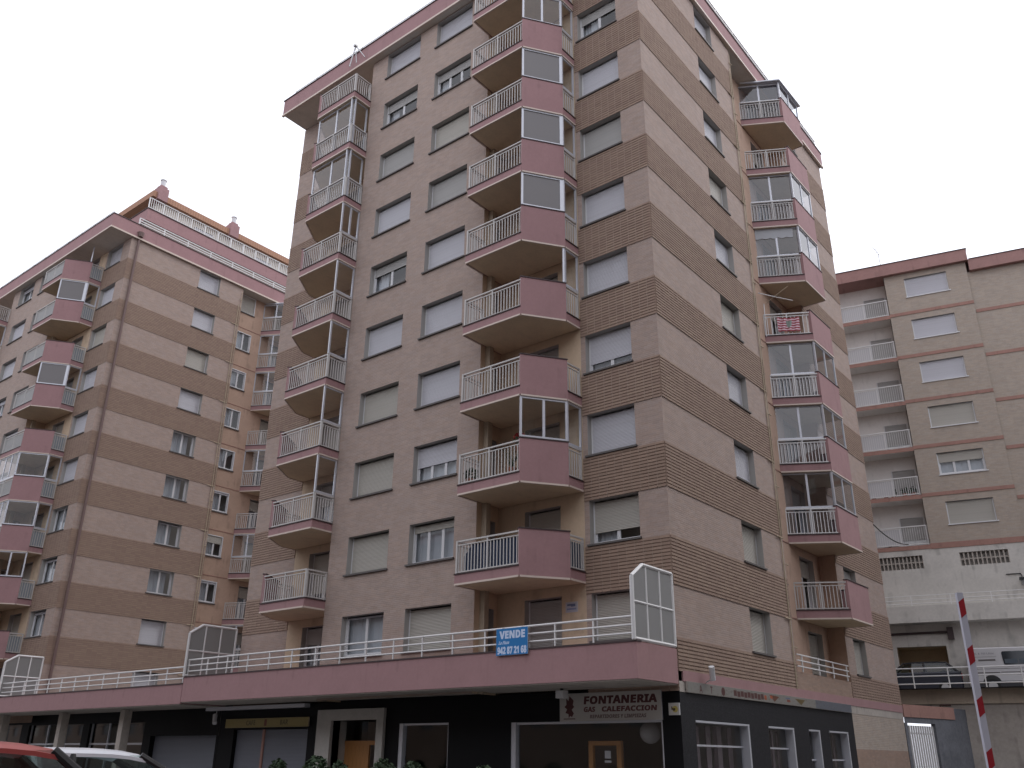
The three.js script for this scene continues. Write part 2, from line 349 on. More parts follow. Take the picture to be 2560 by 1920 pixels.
// ---------------------------------------------------------------- the two twin towers
const XL = -19.66, mir = (x) => XL - x;
const FR = { rightWall: frame(-2.88, 0, 1, 0), logR: frame(-6.3, 0, 1, 0), block: frame(-13.36, 1.1, 1, 0), logL: frame(-16.78, 0, 1, 0), leftWall: frame(XL, 0, 1, 0),
  sideR: frame(-6.3, 1.1, 0, -1), sideL: frame(-13.36, 0, 0, 1), near: frame(0, 0, 0, -1), recess: frame(-0.65, -8.2, 0, -1), ret: frame(-0.65, -13.35, 1, 0), far: frame(0, -13.35, 0, -1),
  back: frame(0, -19.2, -1, 0), left: frame(XL, -19.2, 0, 1) };
const Y0 = 3.4, YT = 31.36, ROW = 0.1, COL = 0.288;
const sillY = (j) => 4.75 + 2.8 * j, headY = (j) => 6.12 + 2.8 * j, sof = (k) => 6.45 + 2.8 * k;
const brickGeo = B().box(-0.1375, 0.1375, -0.0325, 0.0325, 0, 0.022).geo();

function bands(T, f, L, low, single) {                     // ten bands of projecting stack-bond courses with open bed joints
  const mort = B(), rest = B(); const cols = Math.max(1, Math.round(L / COL)), cw = L / cols;
  for (let k = 0; k < 10; k++) {
    const y0 = Math.max(low, 3.35 + 2.8 * k), y1 = 4.75 + 2.8 * k;
    if (y1 - y0 < 0.2) continue;
    const bb = B().fbox(f, 0.002, L - 0.002, y0, y1 - 0.046, 0, 0.006, 61).build('brick_band', M.bandBack, T);
    for (let c = 1; c < cols; c++) mort.fbox(f, c * cw - 0.007, c * cw + 0.007, y0 + 0.01, y1 - 0.06, 0.006, 0.024, 13);
    const rows = Math.round((y1 - y0) / ROW);
    for (let r = 0; r < rows; r++) for (let c = 0; c < cols; c++) {
      const y = y1 - 0.05 - r * ROW - 0.045, u = (c + 0.5) * cw, t = hash(r * 31 + k * 7 + Math.round(L * 10), c * 17 + k);
      const jd = 0.003 * (hash(c + 5, r * 3 + k) - 0.5);
      if (single && single.includes(k)) {
        const m = new THREE.Mesh(brickGeo, M.pieces[Math.floor(t * 4) % 4]); const p = f.P(u, y, 0.006 + jd);
        m.name = 'brick'; m.position.set(...p); m.castShadow = m.receiveShadow = true; bb.add(m);
      } else {
        const q = 0.92 + 0.17 * t; rest.tint(0.31 * q, (0.22 + 0.008 * (t - 0.5)) * q, 0.17 * q);
        rest.fbox(f, u - cw / 2 + 0.008, u + cw / 2 - 0.008, y - 0.0325, y + 0.0325, 0.006, 0.026 + jd, 61);
      }
    }
  }
  mort.build('mortar_joints', M.mortar, T).userData.kind = 'stuff';
  const m = rest.build('brick_courses', M.band, T); m.userData.kind = 'stuff';
}
const CP = [[-6.3, 1.1], [-6.3, 2.05], [-3.8, 2.05], [-2.9, 0.78], [-2.88, 0.03]], CK = ['rail', 'rail', 'panel', 'rail'];
const CPoly = [[-6.298, 0.001], [-6.298, 2.05], [-3.8, 2.05], [-2.9, 0.78], [-2.88, 0.001]];
const LP = CP.map(([x, z]) => [mir(x), z]).reverse(), LK = [...CK].reverse(), LPoly = CPoly.map(([x, z]) => [mir(x), z]);
const RP = [[-0.65, -10.4], [1.02, -11.36], [1.05, -13.55], [0.03, -13.57]], RK = ['rail', 'panel', 'panel'];
const RPoly = [[-0.649, -10.4], [1.02, -11.36], [1.05, -13.55], [0.001, -13.57], [0.001, -13.349], [-0.649, -13.349]];

function tower(T, cfg) {
  const { c1, c2, c3, c4, c5, rec, central, leftB, rightB } = cfg;
  const W1 = [0.98, 3.06], W2 = [4.06, 6.11], WR = [0.18, 1.92], WN = [4.85, 6.4], WF = [0.85, 2.25], WO = [0.3, 1.5], D = [1.11, 2.52];
  const op = (w, lo = 0, hi = 9, y0 = sillY, y1 = headY) => { const r = []; for (let j = lo; j <= hi; j++) r.push([w[0], w[1], y0(j), y1(j)]); return r; };
  // walls
  B().wall(FR.rightWall, 0, 2.88, Y0, YT, op(WR), 0).build('wall', M.brick, T);
  B().wall(FR.leftWall, 0, 2.88, Y0, YT, []).build('wall', M.brick, T);
  B().wall(FR.block, 0, 7.06, Y0, YT, [...op(W1), ...op(W2)], 0).build('wall', M.brick, T);
  B().wall(FR.near, 0, 8.2, cfg.low, YT, op(WN), 0).build('wall', M.brick, T);
  B().wall(FR.far, 0, 5.85, cfg.low, YT, op(WF), 0).build('wall', M.brick, T);
  B().wall(FR.left, 0, 19.2, Y0, YT).wall(FR.back, 0, 19.66, Y0, YT).build('wall', M.brick, T);
  const dOp = op(D, 0, 9, (j) => j ? sof(j - 1) + 0.3 : 4.1, (j) => headY(j) + 0.02);
  B().wall(FR.logR, 0, 3.42, Y0, YT, dOp, 0).build('rendered_wall', M.render, T);
  B().wall(FR.logL, 0, 3.42, Y0, YT, dOp.map(([a, b, c, d]) => [3.42 - b, 3.42 - a, c, d]), 0).build('rendered_wall', M.render, T);
  const sOp = op([0.42, 0.94], 0, 9, (j) => j ? sof(j - 1) + 0.3 : 4.1, (j) => headY(j) - 0.17);
  B().wall(FR.sideR, 0, 1.1, Y0, YT, sOp, 0).build('rendered_wall', M.render, T);
  B().wall(FR.sideL, 0, 1.1, Y0, YT).build('rendered_wall', M.render, T);
  const oOp = op(WO, 0, 9, (j) => sillY(j) + 0.05);
  B().wall(FR.recess, 0, 5.15, Y0, YT, [...oOp, ...op([3.1, 4.5], 0, 9, (j) => j ? sof(j - 1) + 0.3 : 4.5, (j) => headY(j))], 0).wall(FR.ret, 0, 0.65, Y0, YT).build('rendered_wall', M.orange, T);
  for (let k = 0; k < 10; k++) B().fbox(FR.recess, 0.002, 2.18, 6.42 + 2.8 * k, 6.46 + 2.8 * k, 0, 0.022).build('floor_seam', M.strip, T);
  B().box(XL + 0.9, -1.4, Y0, YT - 0.1, -18.4, -0.75).box(-12.9, -6.8, Y0 + 0.1, YT - 0.2, -0.7, 0.35).build('inner_core', M.core, T);
  // projecting brick bands
  bands(T, FR.rightWall, 2.88, 3.36, cfg.single); bands(T, FR.leftWall, 2.88, 3.36); bands(T, FR.near, 8.2, cfg.low); bands(T, FR.far, 5.85, cfg.low);
  // windows
  for (let j = 0; j <= 9; j++) {
    win(T, FR.block, ...W1, sillY(j), headY(j), c1[j]); win(T, FR.block, ...W2, sillY(j), headY(j), c2[j]);
    win(T, FR.rightWall, ...WR, sillY(j), headY(j), c3[j]); win(T, FR.near, ...WN, sillY(j), headY(j), c4[j]);
    win(T, FR.far, ...WF, sillY(j), headY(j), c5[j]);
    win(T, FR.recess, ...WO, sillY(j) + 0.05, headY(j), { ...rec[j], d: -0.06, proud: 0.05 });
    const [, , a, b] = dOp[j];
    win(T, FR.logR, ...D, a, b, { n: 2, sh: cfg.doors[j], c: j % 3 ? 'b' : 'g', sill: false });
    win(T, FR.logL, 3.42 - D[1], 3.42 - D[0], a, b, { n: 2, sh: cfg.doors[(j + 4) % 10], c: j % 2 ? 'b' : 'g', sill: false });
    win(T, FR.sideR, 0.42, 0.94, a, headY(j) - 0.17, { n: 1, sh: 0, sill: false, curtain: 0 });
    win(T, FR.recess, 3.1, 4.5, j ? a : 4.5, headY(j), { n: 2, sh: j % 3 ? 0.3 : 0.9, c: 'b', sill: false });
  }
  // balconies
  for (let k = 0; k <= 8; k++) {
    balcony(T, CP, CK, CPoly, sof(k), central[k]); balcony(T, LP, LK, LPoly, sof(k), leftB[k]);
    const rb = balcony(T, RP, RK, RPoly, sof(k), rightB[k]);
    if (rightB[k].roof) B().prism([[-0.49, -10.4], [1.1, -11.3], [1.16, -13.7], [0.16, -13.7], [0.16, -10.9]], 31.22, 31.28).build('glazing_roof', M.alu, rb);
    if (rightB[k].valance) {                                // scalloped blind inside the glazing
      const f = frame(-0.65, -10.4, 1.67, -0.96), b = B(), n = 28, yt = sof(k) + 2.72;
      for (let i = 0; i < n; i++) { const u = 0.08 + i * 1.6 / n, e = u + 1.6 / n, h = (q) => yt - 0.42 - 0.05 * Math.abs(Math.sin(q * 9)); b.quad(f.P(u, h(u), -0.12), f.P(e, h(e), -0.12), f.P(e, yt, -0.12), f.P(u, yt, -0.12)); }
      b.build('blind', M.curtain, rb);
    }
  }
  // downpipes, gas pipes
  B().box(-6.3, -6.1, Y0, YT, 0.64, 0.85).box(mir(-6.1), mir(-6.3), Y0, YT, 0.64, 0.85).build('downpipe', M.cream, T);
  const gas = B(); gas.tube([0.045, cfg.low, -7.95], [0.045, 30, -7.95], 0.022).tube([0.045, 9, -8.1], [0.045, 31, -8.1], 0.016);
  for (let k = 0; k < 10; k++) gas.tube([0.05, 6.1 + 2.8 * k, -7.6], [0.05, 6.1 + 2.8 * k, -8.12], 0.02).tube([0.05, 5.2 + 2.8 * k, -7.95], [0.12, 5.15 + 2.8 * k, -8.14], 0.02);
  gas.build('gas_pipe', M.gas, T);
  // roof edge
  B().box(XL - 0.02, 0.13, 31.44, 32.3, -19.4, 1.42).build('roof_fascia', M.pinkLight, T);
  B().box(XL + 0.06, 0.05, 31.37, 31.438, -19.3, 1.34).build('roof_soffit', M.roofSoffit, T);
  const lip = B(); lip.box(XL - 0.05, 0.16, 31.34, 31.44, 1.36, 1.46).box(0.07, 0.17, 31.34, 31.44, -19.4, 1.355).build('fascia_lip', M.trim, T);
  B().box(XL - 0.06, 0.17, 32.301, 32.35, -19.45, 1.46).build('roof_coping', M.dark, T);
  const rr = B();
  for (let i = 0; i <= 12; i++) { const x = XL + 0.6 + i * 1.63; if (x > 0) break; rr.tube([x, 32.35, 1.38], [x, 32.8, 1.2], 0.018, 6).tube([x - 0.12, 32.35, 1.1], [x, 32.8, 1.2], 0.018, 6); }
  rr.tube([XL + 0.5, 32.58, 1.29], [-0.4, 32.58, 1.29], 0.016, 6).tube([XL + 0.5, 32.79, 1.2], [-0.4, 32.79, 1.2], 0.016, 6);
  rr.build('roof_rail', M.metal, T);
  // attic floors set back behind a terrace
  B().box(XL + 1.5, -1.5, 32.35, 33.9, -17.7, -1.4).build('attic_wall', M.brick, T);
  B().box(XL + 1.35, -1.35, 33.85, 34.72, -17.85, -1.25).build('attic_fascia', M.pink, T);
  B().box(XL + 1.3, -1.3, 34.72, 34.77, -17.9, -1.2).build('attic_coping', M.dark, T);
  B().box(XL + 3, -3, 34.77, 36.75, -16.2, -2.6).build('attic_wall', M.roofSoffit, T);
  const ar = B(), fa = frame(0.05, -0.25, 0, -1), fb = frame(-1.42, -1.3, 0, -1);
  for (const y of [32.5, 32.66, 32.84]) ar.fbox(fa, 0, 18.6, y - 0.03, y + 0.03, -0.03, 0.03);
  for (let u = 0; u <= 18.6; u += 1.7) ar.fbox(fa, u - 0.03, u + 0.03, 32.35, 32.86, -0.05, 0.02);
  ar.fbox(fb, 0, 16.5, 35.56, 35.61, -0.03, 0.03); ar.fbox(fb, 0, 16.5, 34.85, 34.89, -0.02, 0.02);
  for (let u = 0; u <= 16.5; u += 0.15) ar.fbox(fb, u - 0.014, u + 0.014, 34.88, 35.56, -0.014, 0.014, 15);
  for (let u = 0; u <= 16.5; u += 1.04) ar.fbox(fb, u - 0.03, u + 0.03, 34.77, 35.6, -0.03, 0.03);
  ar.build('terrace_railing', M.railWhite, T);
  for (const z of [4.4, 9.4]) win(T, frame(-2.95, -2.6, 0, -1), z - 1.5, z, 34.8, 36.1, { n: 2, sh: 0.5, d: 0.02, sill: false, lined: false });
  const e = 37.05, rx0 = XL + 2.5, rx1 = -2.55, rz0 = -16.9, rz1 = -1.95, px0 = rx0 + 3.5, px1 = rx1 - 3.5, pz0 = rz0 + 3.5, pz1 = rz1 - 3.5, h = 38.1;
  const rf = B().box(rx0, rx1, e - 0.45, e, rz0, rz1);
  const a = V(rx0, e, rz1), b = V(rx1, e, rz1), c = V(rx1, e, rz0), d = V(rx0, e, rz0), p = V(px0, h, pz1), q = V(px1, h, pz1), r = V(px1, h, pz0), s = V(px0, h, pz0);
  rf.quad(a, b, q, p).quad(b, c, r, q).quad(c, d, s, r).quad(d, a, p, s).quad(p, q, r, s);
  const roof = rf.build('roof', M.tile, T);
  for (const z of [-2.6, -8.3]) {
    const ch = B(); ch.prism([[-3.1, z + 0.35], [-2.4, z + 0.35], [-2.4, z - 0.35], [-3.1, z - 0.35]], 36.5, 37.5); ch.prism([[-3.0, z + 0.25], [-2.5, z + 0.25], [-2.5, z - 0.25], [-3.0, z - 0.25]], 37.5, 37.7);
    ch.build('chimney', M.pink, roof);
    B().tube([-2.75, 37.7, z], [-2.75, 38.2, z], 0.17, 12).tube([-2.75, 38.2, z], [-2.75, 38.26, z], 0.21, 12).build('chimney_cap', M.white, roof);
  }
}

// canopy slab with a terrace on it
function canopy(T, x0, x1, y0, y1, z0, z1, screens) {
  const c = B().box(x0, x1, y0 + 0.03, y1, z0, z1).build('canopy', M.pinkDark, T);
  B().box(x0 + 0.03, x1 - 0.03, y0, y0 + 0.028, z0, z1 - 0.03).build('soffit', M.concrete, c);
  B().box(x0, x1 + 0.02, y1, y1 + 0.04, z1 - 0.22, z1 + 0.025).build('coping', M.dark, c);
  const r = B(), f = frame(x0, z1 - 0.08, 1, 0), L = x1 - x0;
  for (const dy of [0.22, 0.43, 0.64]) r.tube(f.P(0.05, y1 + dy, 0), f.P(L - 0.12, y1 + dy, 0), dy > 0.6 ? 0.03 : 0.026, 8);
  const n = Math.round(L / 1.22);
  for (let i = 0; i <= n; i++) { const u = Math.min(L - 0.14, 0.1 + i * (L - 0.2) / n); r.fbox(f, u - 0.02, u + 0.02, y1 + 0.04, y1 + 0.62, -0.02, 0.02); }
  r.build('railing', M.railWhite, c);
  for (const x of screens) {
    const s = frame(x, z1 + 0.06, 0, -1), b = B(), yb = y1 + 0.05, yt = y1 + 2.0, L2 = z1 + 0.02;
    const bar = (u0, a, u1, e, w = 0.05) => b.tube(s.P(u0, a, 0), s.P(u1, e, 0), w, 6);
    bar(0, yb, 0, yt - 0.36, 0.055); bar(0, yt - 0.36, 0.55, yt); bar(0.55, yt, L2, yt); bar(L2, yt, L2, yb); bar(0, yb + 0.02, L2, yb + 0.02); bar(0, yb + 0.95, L2, yb + 0.95, 0.035);
    const m = [0, L2 / 3, 2 * L2 / 3, L2]; bar(m[1], yb, m[1], yt, 0.035); bar(m[2], yb, m[2], yt, 0.035);
    const sc = b.build('wind_screen', M.railWhite, c);
    for (let i = 0; i < 3; i++) {
      B().fbox(s, m[i] + 0.02, m[i + 1] - 0.02, yb + 0.03, yb + 0.94, -0.006, 0.006).build('pane', M.frost, sc);
      if (i) B().fbox(s, m[i] + 0.02, m[i + 1] - 0.02, yb + 0.96, yt - 0.02, -0.006, 0.006).build('pane', M.frost, sc);
      else { const q = B(), P = (u, y, d) => s.P(u, y, d); const pts = [[0.02, yb + 0.96], [m[1] - 0.02, yb + 0.96], [m[1] - 0.02, yt - 0.02], [0.55, yt - 0.02], [0.02, yt - 0.38]];
        for (const d of [-0.006, 0.006]) for (let k = 1; k < 4; k++) { const [a, e, g] = [pts[0], pts[k], pts[k + 1]]; d > 0 ? q.tri(P(...a, d), P(...e, d), P(...g, d)) : q.tri(P(...a, d), P(...g, d), P(...e, d)); }
        q.build('pane', M.frost, sc); }
    }
  }
  return c;
}

const cl = (c = 'w', sh = 1) => ({ sh, c }), opn = (n, sh, c = 'w', curtain = 0.5) => ({ n, sh, c, curtain });
const TA = thing('apartment_building', 'tall brown-banded brick apartment tower with stacked pink balconies above black stone shopfronts', 'building');
tower(TA, {
  low: 3.85, single: [1, 2],
  c1: [opn(2, 0.04, 'w', 1), cl('b'), cl('b'), cl('b'), cl('w'), opn(2, 0.3, 'g', 0.35), cl('w', 0.94), cl('g'), opn(2, 0.33, 'g', 0.3), cl('w')],
  c2: [cl('b'), opn(3, 0.18, 'b', 1), opn(3, 0.55, 'w', 1), cl('w', 0.9), cl('w', 0.97), cl('w'), cl('g'), cl('b'), opn(3, 0.3, 'g', 0.3), cl('w', 0.8)],
  c3: [cl('b'), opn(2, 0.72, 'b', 0.5), cl('w'), opn(2, 0.72, 'w', 0.9), cl('w'), cl('w'), cl('g'), cl('w'), opn(2, 0.32, 'g', 0.4), cl('w')],
  c4: [cl('b'), cl('b'), cl('w'), cl('w'), cl('b'), cl('w'), cl('b'), cl('w'), cl('w', 0.92), cl('w', 0.9)],
  c5: [cl('b'), cl('g'), cl('w'), cl('b'), cl('w'), cl('g'), cl('w'), cl('b'), cl('w'), cl('w')],
  rec: Array.from({ length: 10 }, (_, j) => opn(2, [0.2, 0, 0.5][j % 3], 'b', 0.6)),
  doors: [1, 0.96, 0.8, 0.9, 0.3, 0.7, 0.4, 0.8, 0.5, 0.9],
  central: [
    {}, { glaze: { 2: 2, 3: 1 } }, {}, { glaze: { 3: 1 }, posts: { 2: [1.5] } }, { glaze: { 2: 1, 3: 1 }, tinted: { 2: 1 }, thick: { 2: 0.15 } }, { glaze: { 2: 1, 3: 1 }, tinted: { 2: 1 }, thick: { 2: 0.13 } },
    { glaze: { 2: 1, 3: 1 }, tinted: { 2: 1 }, thick: { 2: 0.11 } }, { glaze: { 2: 2, 3: 1 } }, { glaze: { 2: 2 }, glazeTop: 31.3 }],
  leftB: [{}, { glaze: { 3: 1 } }, { glaze: { 3: 1 } }, { glaze: { 3: 1 } }, { glaze: { 3: 1 } }, { glaze: { 3: 2 } }, { glaze: { 2: 2, 3: 1 }, full: 1 }, { glaze: { 2: 2, 3: 1 }, full: 1 }, {}],
  rightB: [{}, ...[1, 2, 3].map(() => ({ glaze: { 0: 2, 1: 2 }, white: 1, full: 1, blue: 1 })), { white: 1, rail: { gap: 0.16 } }, { glaze: { 0: 2, 1: 2 }, valance: 1, full: 1, blue: 1 }, { glaze: { 0: 2, 1: 2 }, full: 1, blue: 1 }, {}, { glaze: { 0: 2, 1: 2 }, roof: 1, glazeTop: 31.21, full: 1, blue: 1 }],
});
const TB = thing('apartment_building', 'brick apartment tower with a red-brown drainpipe on its striped side and orange roof tiles', 'building', [-35.8, -0.26, 0.3]);
tower(TB, {
  low: 3.85,
  c1: Array.from({ length: 10 }, (_, j) => j % 3 ? cl('w') : opn(2, 0.2)), c2: Array.from({ length: 10 }, (_, j) => j % 4 ? cl('w') : opn(2, 0.3)),
  c3: [opn(2, 0), opn(2, 0.1), opn(2, 0.1), opn(2, 0), cl('w'), cl('w'), cl('w'), cl('b'), cl('w'), cl('w')],
  c4: [cl('w'), cl('w'), opn(2, 0, 'w', 0.8), opn(2, 0.05, 'w', 0.7), opn(2, 0, 'w', 0.8), opn(2, 0, 'w', 0.8), cl('w'), cl('b'), cl('w'), cl('w')],
  c5: Array.from({ length: 10 }, () => cl('w')),
  rec: [cl('w'), cl('w'), opn(2, 0.1), opn(2, 0.35, 'b'), opn(2, 0.1), opn(2, 0), opn(2, 0), opn(2, 0.1), opn(2, 0), cl('b')],
  doors: [0.2, 0.5, 0.9, 0.4, 0.6, 1, 0.3, 0.6, 0.9, 0.2],
  central: [{}, { glaze: { 2: 2 } }, { glaze: { 1: 4, 2: 1, 3: 1 } }, { glaze: { 1: 3, 2: 1, 3: 1 } }, { }, { glaze: { 2: 1, 3: 1 }, tinted: { 2: 1 }, thick: { 2: 0.14 } }, {}, { glaze: { 2: 1, 3: 1 }, tinted: { 2: 1 }, thick: { 2: 0.16 } }, { posts: { 2: [1.45] } }].map((o) => ({ ...o, infill: 1 })),
  leftB: Array.from({ length: 9 }, (_, k) => k % 2 ? { glaze: { 2: 2, 3: 1 } } : {}),
  rightB: [{ glaze: { 0: 2, 1: 2 } }, {}, { glaze: { 0: 2 } }, {}, { glaze: { 0: 2, 1: 2 } }, {}, { glaze: { 0: 2, 1: 2 } }, { glaze: { 0: 2, 1: 2 } }, { glaze: { 0: 2, 1: 2 }, roof: 1, glazeTop: 31.21 }],
});
B().tube([0.07, Y0, -0.42], [0.07, 31.6, -0.42], 0.075, 10).tube([0.14, 31.5, -0.42], [0.14, 31.8, -0.42], 0.17, 10, 0.22).build('drainpipe', M.pipe, TB);

// ---------------------------------------------------------------- ground floor of the main tower: canopy, terrace, shopfronts
canopy(TA, -20.08, 0.004, 3.46, 4.38, 0.03, 2.08, [-0.03, -20.02]);
canopy(TB, -21, 15.69, 3.66, 4.4, -0.25, 1.78, [-0.05]);
{
  const f = frame(-20.4, 0, 1, 0), L = 20.4, X = (x) => x + 20.4;                // u = x + 20.4
  const shops = [[X(-5.69), X(-0.56), GY + 0.13, 2.62], [X(-10.4), X(-8.2), 0.9, 2.66], [X(-13.63), X(-11.38), GY + 0.13, 2.8], [X(-19.43), X(-15.0), GY + 0.13, 2.58]];
  B().wall(f, 0, L - 0.001, GY + 0.13, 3.46, shops, 0.3).build('ground_wall', M.blackStone, TA);
  const g = frame(0, 0, 0, -1), gs = [[0.77, 4.06, 0.9, 2.62], [5.43, 7.37, 0.9, 2.62], [8.63, 9.59, GY + 0.13, 2.62], [10.47, 12.29, GY + 0.13, 2.63]];
  B().wall(g, 0, 13.0, GY + 0.13, 3.3, gs, 0.28).build('ground_wall', M.granite, TA);
  B().wall(g, 13.0, 19.2, 2.08, 3.3).build('ground_wall', M.beigeBrick, TA); B().wall(g, 13.0, 19.2, GY, 2.08).build('ground_wall', M.brickDark = std({ map: brickTex([0.31, 0.22, 0.17], [0.29, 0.205, 0.158], 0.15) }), TA);
  B().fbox(g, 0.2, 19.2, 3.57, 3.85, -0.02, 0.03).build('plinth_strip', M.pinkDark, TA);
  B().fbox(g, 0, 19.2, 3.3, 3.57, -0.02, 0.01).build('plinth_strip', M.concrete, TA);
  B().box(-20.2, -0.6, GY, 3.4, -9, -7.5).box(-20.3, -20.0, GY, 3.4, -8, -0.05).box(-20, -0.05, 3.38, 3.44, -18, -0.02).build('shop_interior_wall', M.core, TA);
  B().box(-19.6, -2.2, GY, 3.38, -19.15, -9.1).box(-2.19, -0.3, GY, 3.38, -19.15, -13.1).build('shop_interior_wall', M.core, TA);
  B().box(-20, -0.3, GY + 0.13, GY + 0.14, -7.5, -0.3).build('shop_floor', M.paving, TA);
  for (const [a, b, c, d] of [shops[0], shops[1]]) {
    const w = B(); w.fbox(f, a, a + 0.17, c, d, -0.2, -0.02); w.fbox(f, b - 0.07, b, c, d, -0.2, -0.06); w.fbox(f, a + 0.17, b - 0.07, d - 0.06, d, -0.2, -0.06);
    if (c > 0.5) w.fbox(f, a + 0.17, b - 0.07, c, c + 0.06, -0.2, -0.06);
    const W = w.build('shop_window', M.alu, TA); B().fbox(f, a + 0.17, b - 0.07, c + 0.06, d - 0.06, -0.14, -0.13, 1).build('pane', M.glass, W);
  }
  for (const [a, b, c, d] of gs) {
    const w = B(); w.fbox(g, a, b, d - 0.05, d, -0.26, 0.02); w.fbox(g, b - 0.09, b, c, d - 0.05, -0.26, 0.015); w.fbox(g, a, a + 0.06, c, d - 0.05, -0.26, -0.1);
    w.fbox(g, a + 0.06, b - 0.09, (c + d) / 2 + 0.22, (c + d) / 2 + 0.27, -0.24, -0.18); if (c > 0.5) w.fbox(g, a + 0.06, b - 0.09, c, c + 0.05, -0.24, -0.18);
    const W = w.build('shop_window', M.alu, TA); B().fbox(g, a + 0.06, b - 0.09, c + 0.05, d - 0.05, -0.216, -0.208, 1).build('pane', M.glass, W);
    const cu = B(), s = 9; for (let i = 0; i < s; i += 2) cu.fbox(g, a + 0.1 + (b - a - 0.25) * i / s, a + 0.1 + (b - a - 0.25) * (i + 0.8) / s, c + 0.1, d - 0.1, -0.5 - 0.05 * (i % 4), -0.47);
    cu.build('curtain', M.shopCurtain = M.shopCurtain || std({ color: lin(0.17, 0.13, 0.14) }), W);
  }
  // plumber's door with an orange timber frame inside the shop window
  const fi = frame(-20.4, -0.9, 1, 0), dr = B(); dr.fbox(fi, X(-3.5), X(-3.35), GY + 0.14, 2.12, -0.06, 0.06); dr.fbox(fi, X(-2.55), X(-2.4), GY + 0.14, 2.12, -0.06, 0.06); dr.fbox(fi, X(-3.35), X(-2.55), 2.0, 2.12, -0.06, 0.06);
  const door = dr.build('shop_door', M.wood, TA); B().fbox(fi, X(-3.35), X(-2.55), GY + 0.2, 2.0, -0.01, 0, 1).build('pane', M.glass, door);
  B().fbox(fi, X(-2.98), X(-2.78), 1.66, 1.86, 0.004, 0.008).fbox(fi, X(-2.99), X(-2.77), 1.55, 1.61, 0.004, 0.008).build('sticker', M.white, door);
  // street door with a stone surround
  const su = B(); su.fbox(f, X(-14.4), X(-13.66), GY + 0.13, 3.16, 0.001, 0.12); su.fbox(f, X(-11.36), X(-11.03), GY + 0.13, 3.16, 0.001, 0.12); su.fbox(f, X(-13.66), X(-11.36), 2.8, 3.16, 0.001, 0.12);
  const en = su.build('entrance_surround', M.marble, TA); su.p.length && 0;
  const ed = B(), fe = frame(-20.4, -0.62, 1, 0); ed.fbox(fe, X(-13.63), X(-11.38), 2.02, 2.16, -0.05, 0.05); ed.fbox(fe, X(-13.63), X(-12.4), GY + 0.14, 2.02, -0.05, 0.03); ed.fbox(fe, X(-11.5), X(-11.38), GY + 0.14, 2.02, -0.05, 0.05);
  const ent = ed.build('entrance_door', M.wood, en); B().fbox(fe, X(-12.4), X(-11.5), GY + 0.2, 2.02, -0.01, 0.0, 1).build('pane', M.glass, ent); B().fbox(fe, X(-13.63), X(-11.38), 2.16, 2.8, -0.01, 0, 1).build('pane', M.glass, ent);
  B().fbox(f, X(-13.655), X(-13.63), GY + 0.14, 2.8, -0.6, 0.0).build('jamb', M.marble, en);
  // roller shutters
  const rs = B().fbox(f, X(-19.43), X(-17.78), GY + 0.14, 2.56, -0.2, -0.17).fbox(f, X(-17.66), X(-15.0), GY + 0.14, 2.56, -0.2, -0.17).build('roller_shutter', M.rollGrey, TA);
  B().fbox(f, X(-17.78), X(-17.66), GY + 0.14, 2.57, -0.22, -0.12).build('shutter_post', M.strip, rs);
  B().fbox(f, X(-21.05), X(-14.95), 3.27, 3.4, 0.05, 0.3).build('awning_box', M.alu, TA);
  // terrace rail over the side street and the parapet in the recess
  const tr = B(), ft = frame(0.02, -8.2, 0, -1); for (const y of [4.59, 4.78, 4.97]) tr.tube(ft.P(0.0, y, 0.03), ft.P(4.9, y, 0.03), 0.025, 7); for (const u of [0.4, 1.9, 3.3, 4.7]) tr.fbox(ft, u - 0.02, u + 0.02, 4.42, 4.97, 0.01, 0.05); tr.build('terrace_railing', M.railWhite, TA);
  B().box(-0.65, -0.001, 3.3, 4.42, -13.349, -8.201).build('parapet', M.brickDark, TA);
}
{ // shops and yard front between the towers (part of the left tower's podium); tower offset -35.8, -0.26, 0.3
  const x0 = -35.8, oy = 0.26, f = frame(-21, -0.3, 1, 0), X = (x) => x - x0 + 21;   // local u from world x
  const sh = [[X(-25.3), X(-20.55), 0.5, 2.38 + oy], [X(-30.6), X(-25.9), 0.5, 2.95 + oy], [X(-36.6), X(-31.2), 0.5, 2.95 + oy], [X(-43), X(-37.4), 0.5, 3.0 + oy]];
  B().wall(f, 0, X(-20.42), 0.3, 3.66, sh, 0.35).build('ground_wall', M.blackStone, TB);
  B().box(-21, 15.3, 0.4, 3.64, -7, -6.5).build('shop_interior_wall', M.core, TB); B().box(-21, 15.65, 3.68, 4.2, -7, -0.255).build('terrace_slab', M.paving, TB); B().box(15.3, 15.5, 0.4, 3.66, -6.5, -0.5).build('shop_interior_wall', M.core, TB);
  const rs = B().fbox(f, ...sh[0], -0.25, -0.22).build('roller_shutter', M.rollGrey, TB);
  for (const x of [-25.65, -31, -37]) B().box(x - x0 - 0.17, x - x0 + 0.17, 0.3, 3.64, 0.6, 0.94).build('pillar', M.concrete, TB);
  for (const [a, b, c, d] of sh.slice(1)) {
    const w = B(); for (let i = 0; i <= 3; i++) { const u = a + (b - a) * i / 3; w.fbox(f, Math.max(a, u - 0.04), Math.min(b, u + 0.04), c, d, -0.2, -0.12); } w.fbox(f, a, b, 2.3, 2.38, -0.205, -0.115);
    const W = w.build('shop_window', M.alu, TB); for (let i = 0; i < 3; i++) B().fbox(f, a + (b - a) * i / 3 + 0.04, a + (b - a) * (i + 1) / 3 - 0.04, c, d, -0.165, -0.16, 1).build('pane', M.glass, W);
  }
}

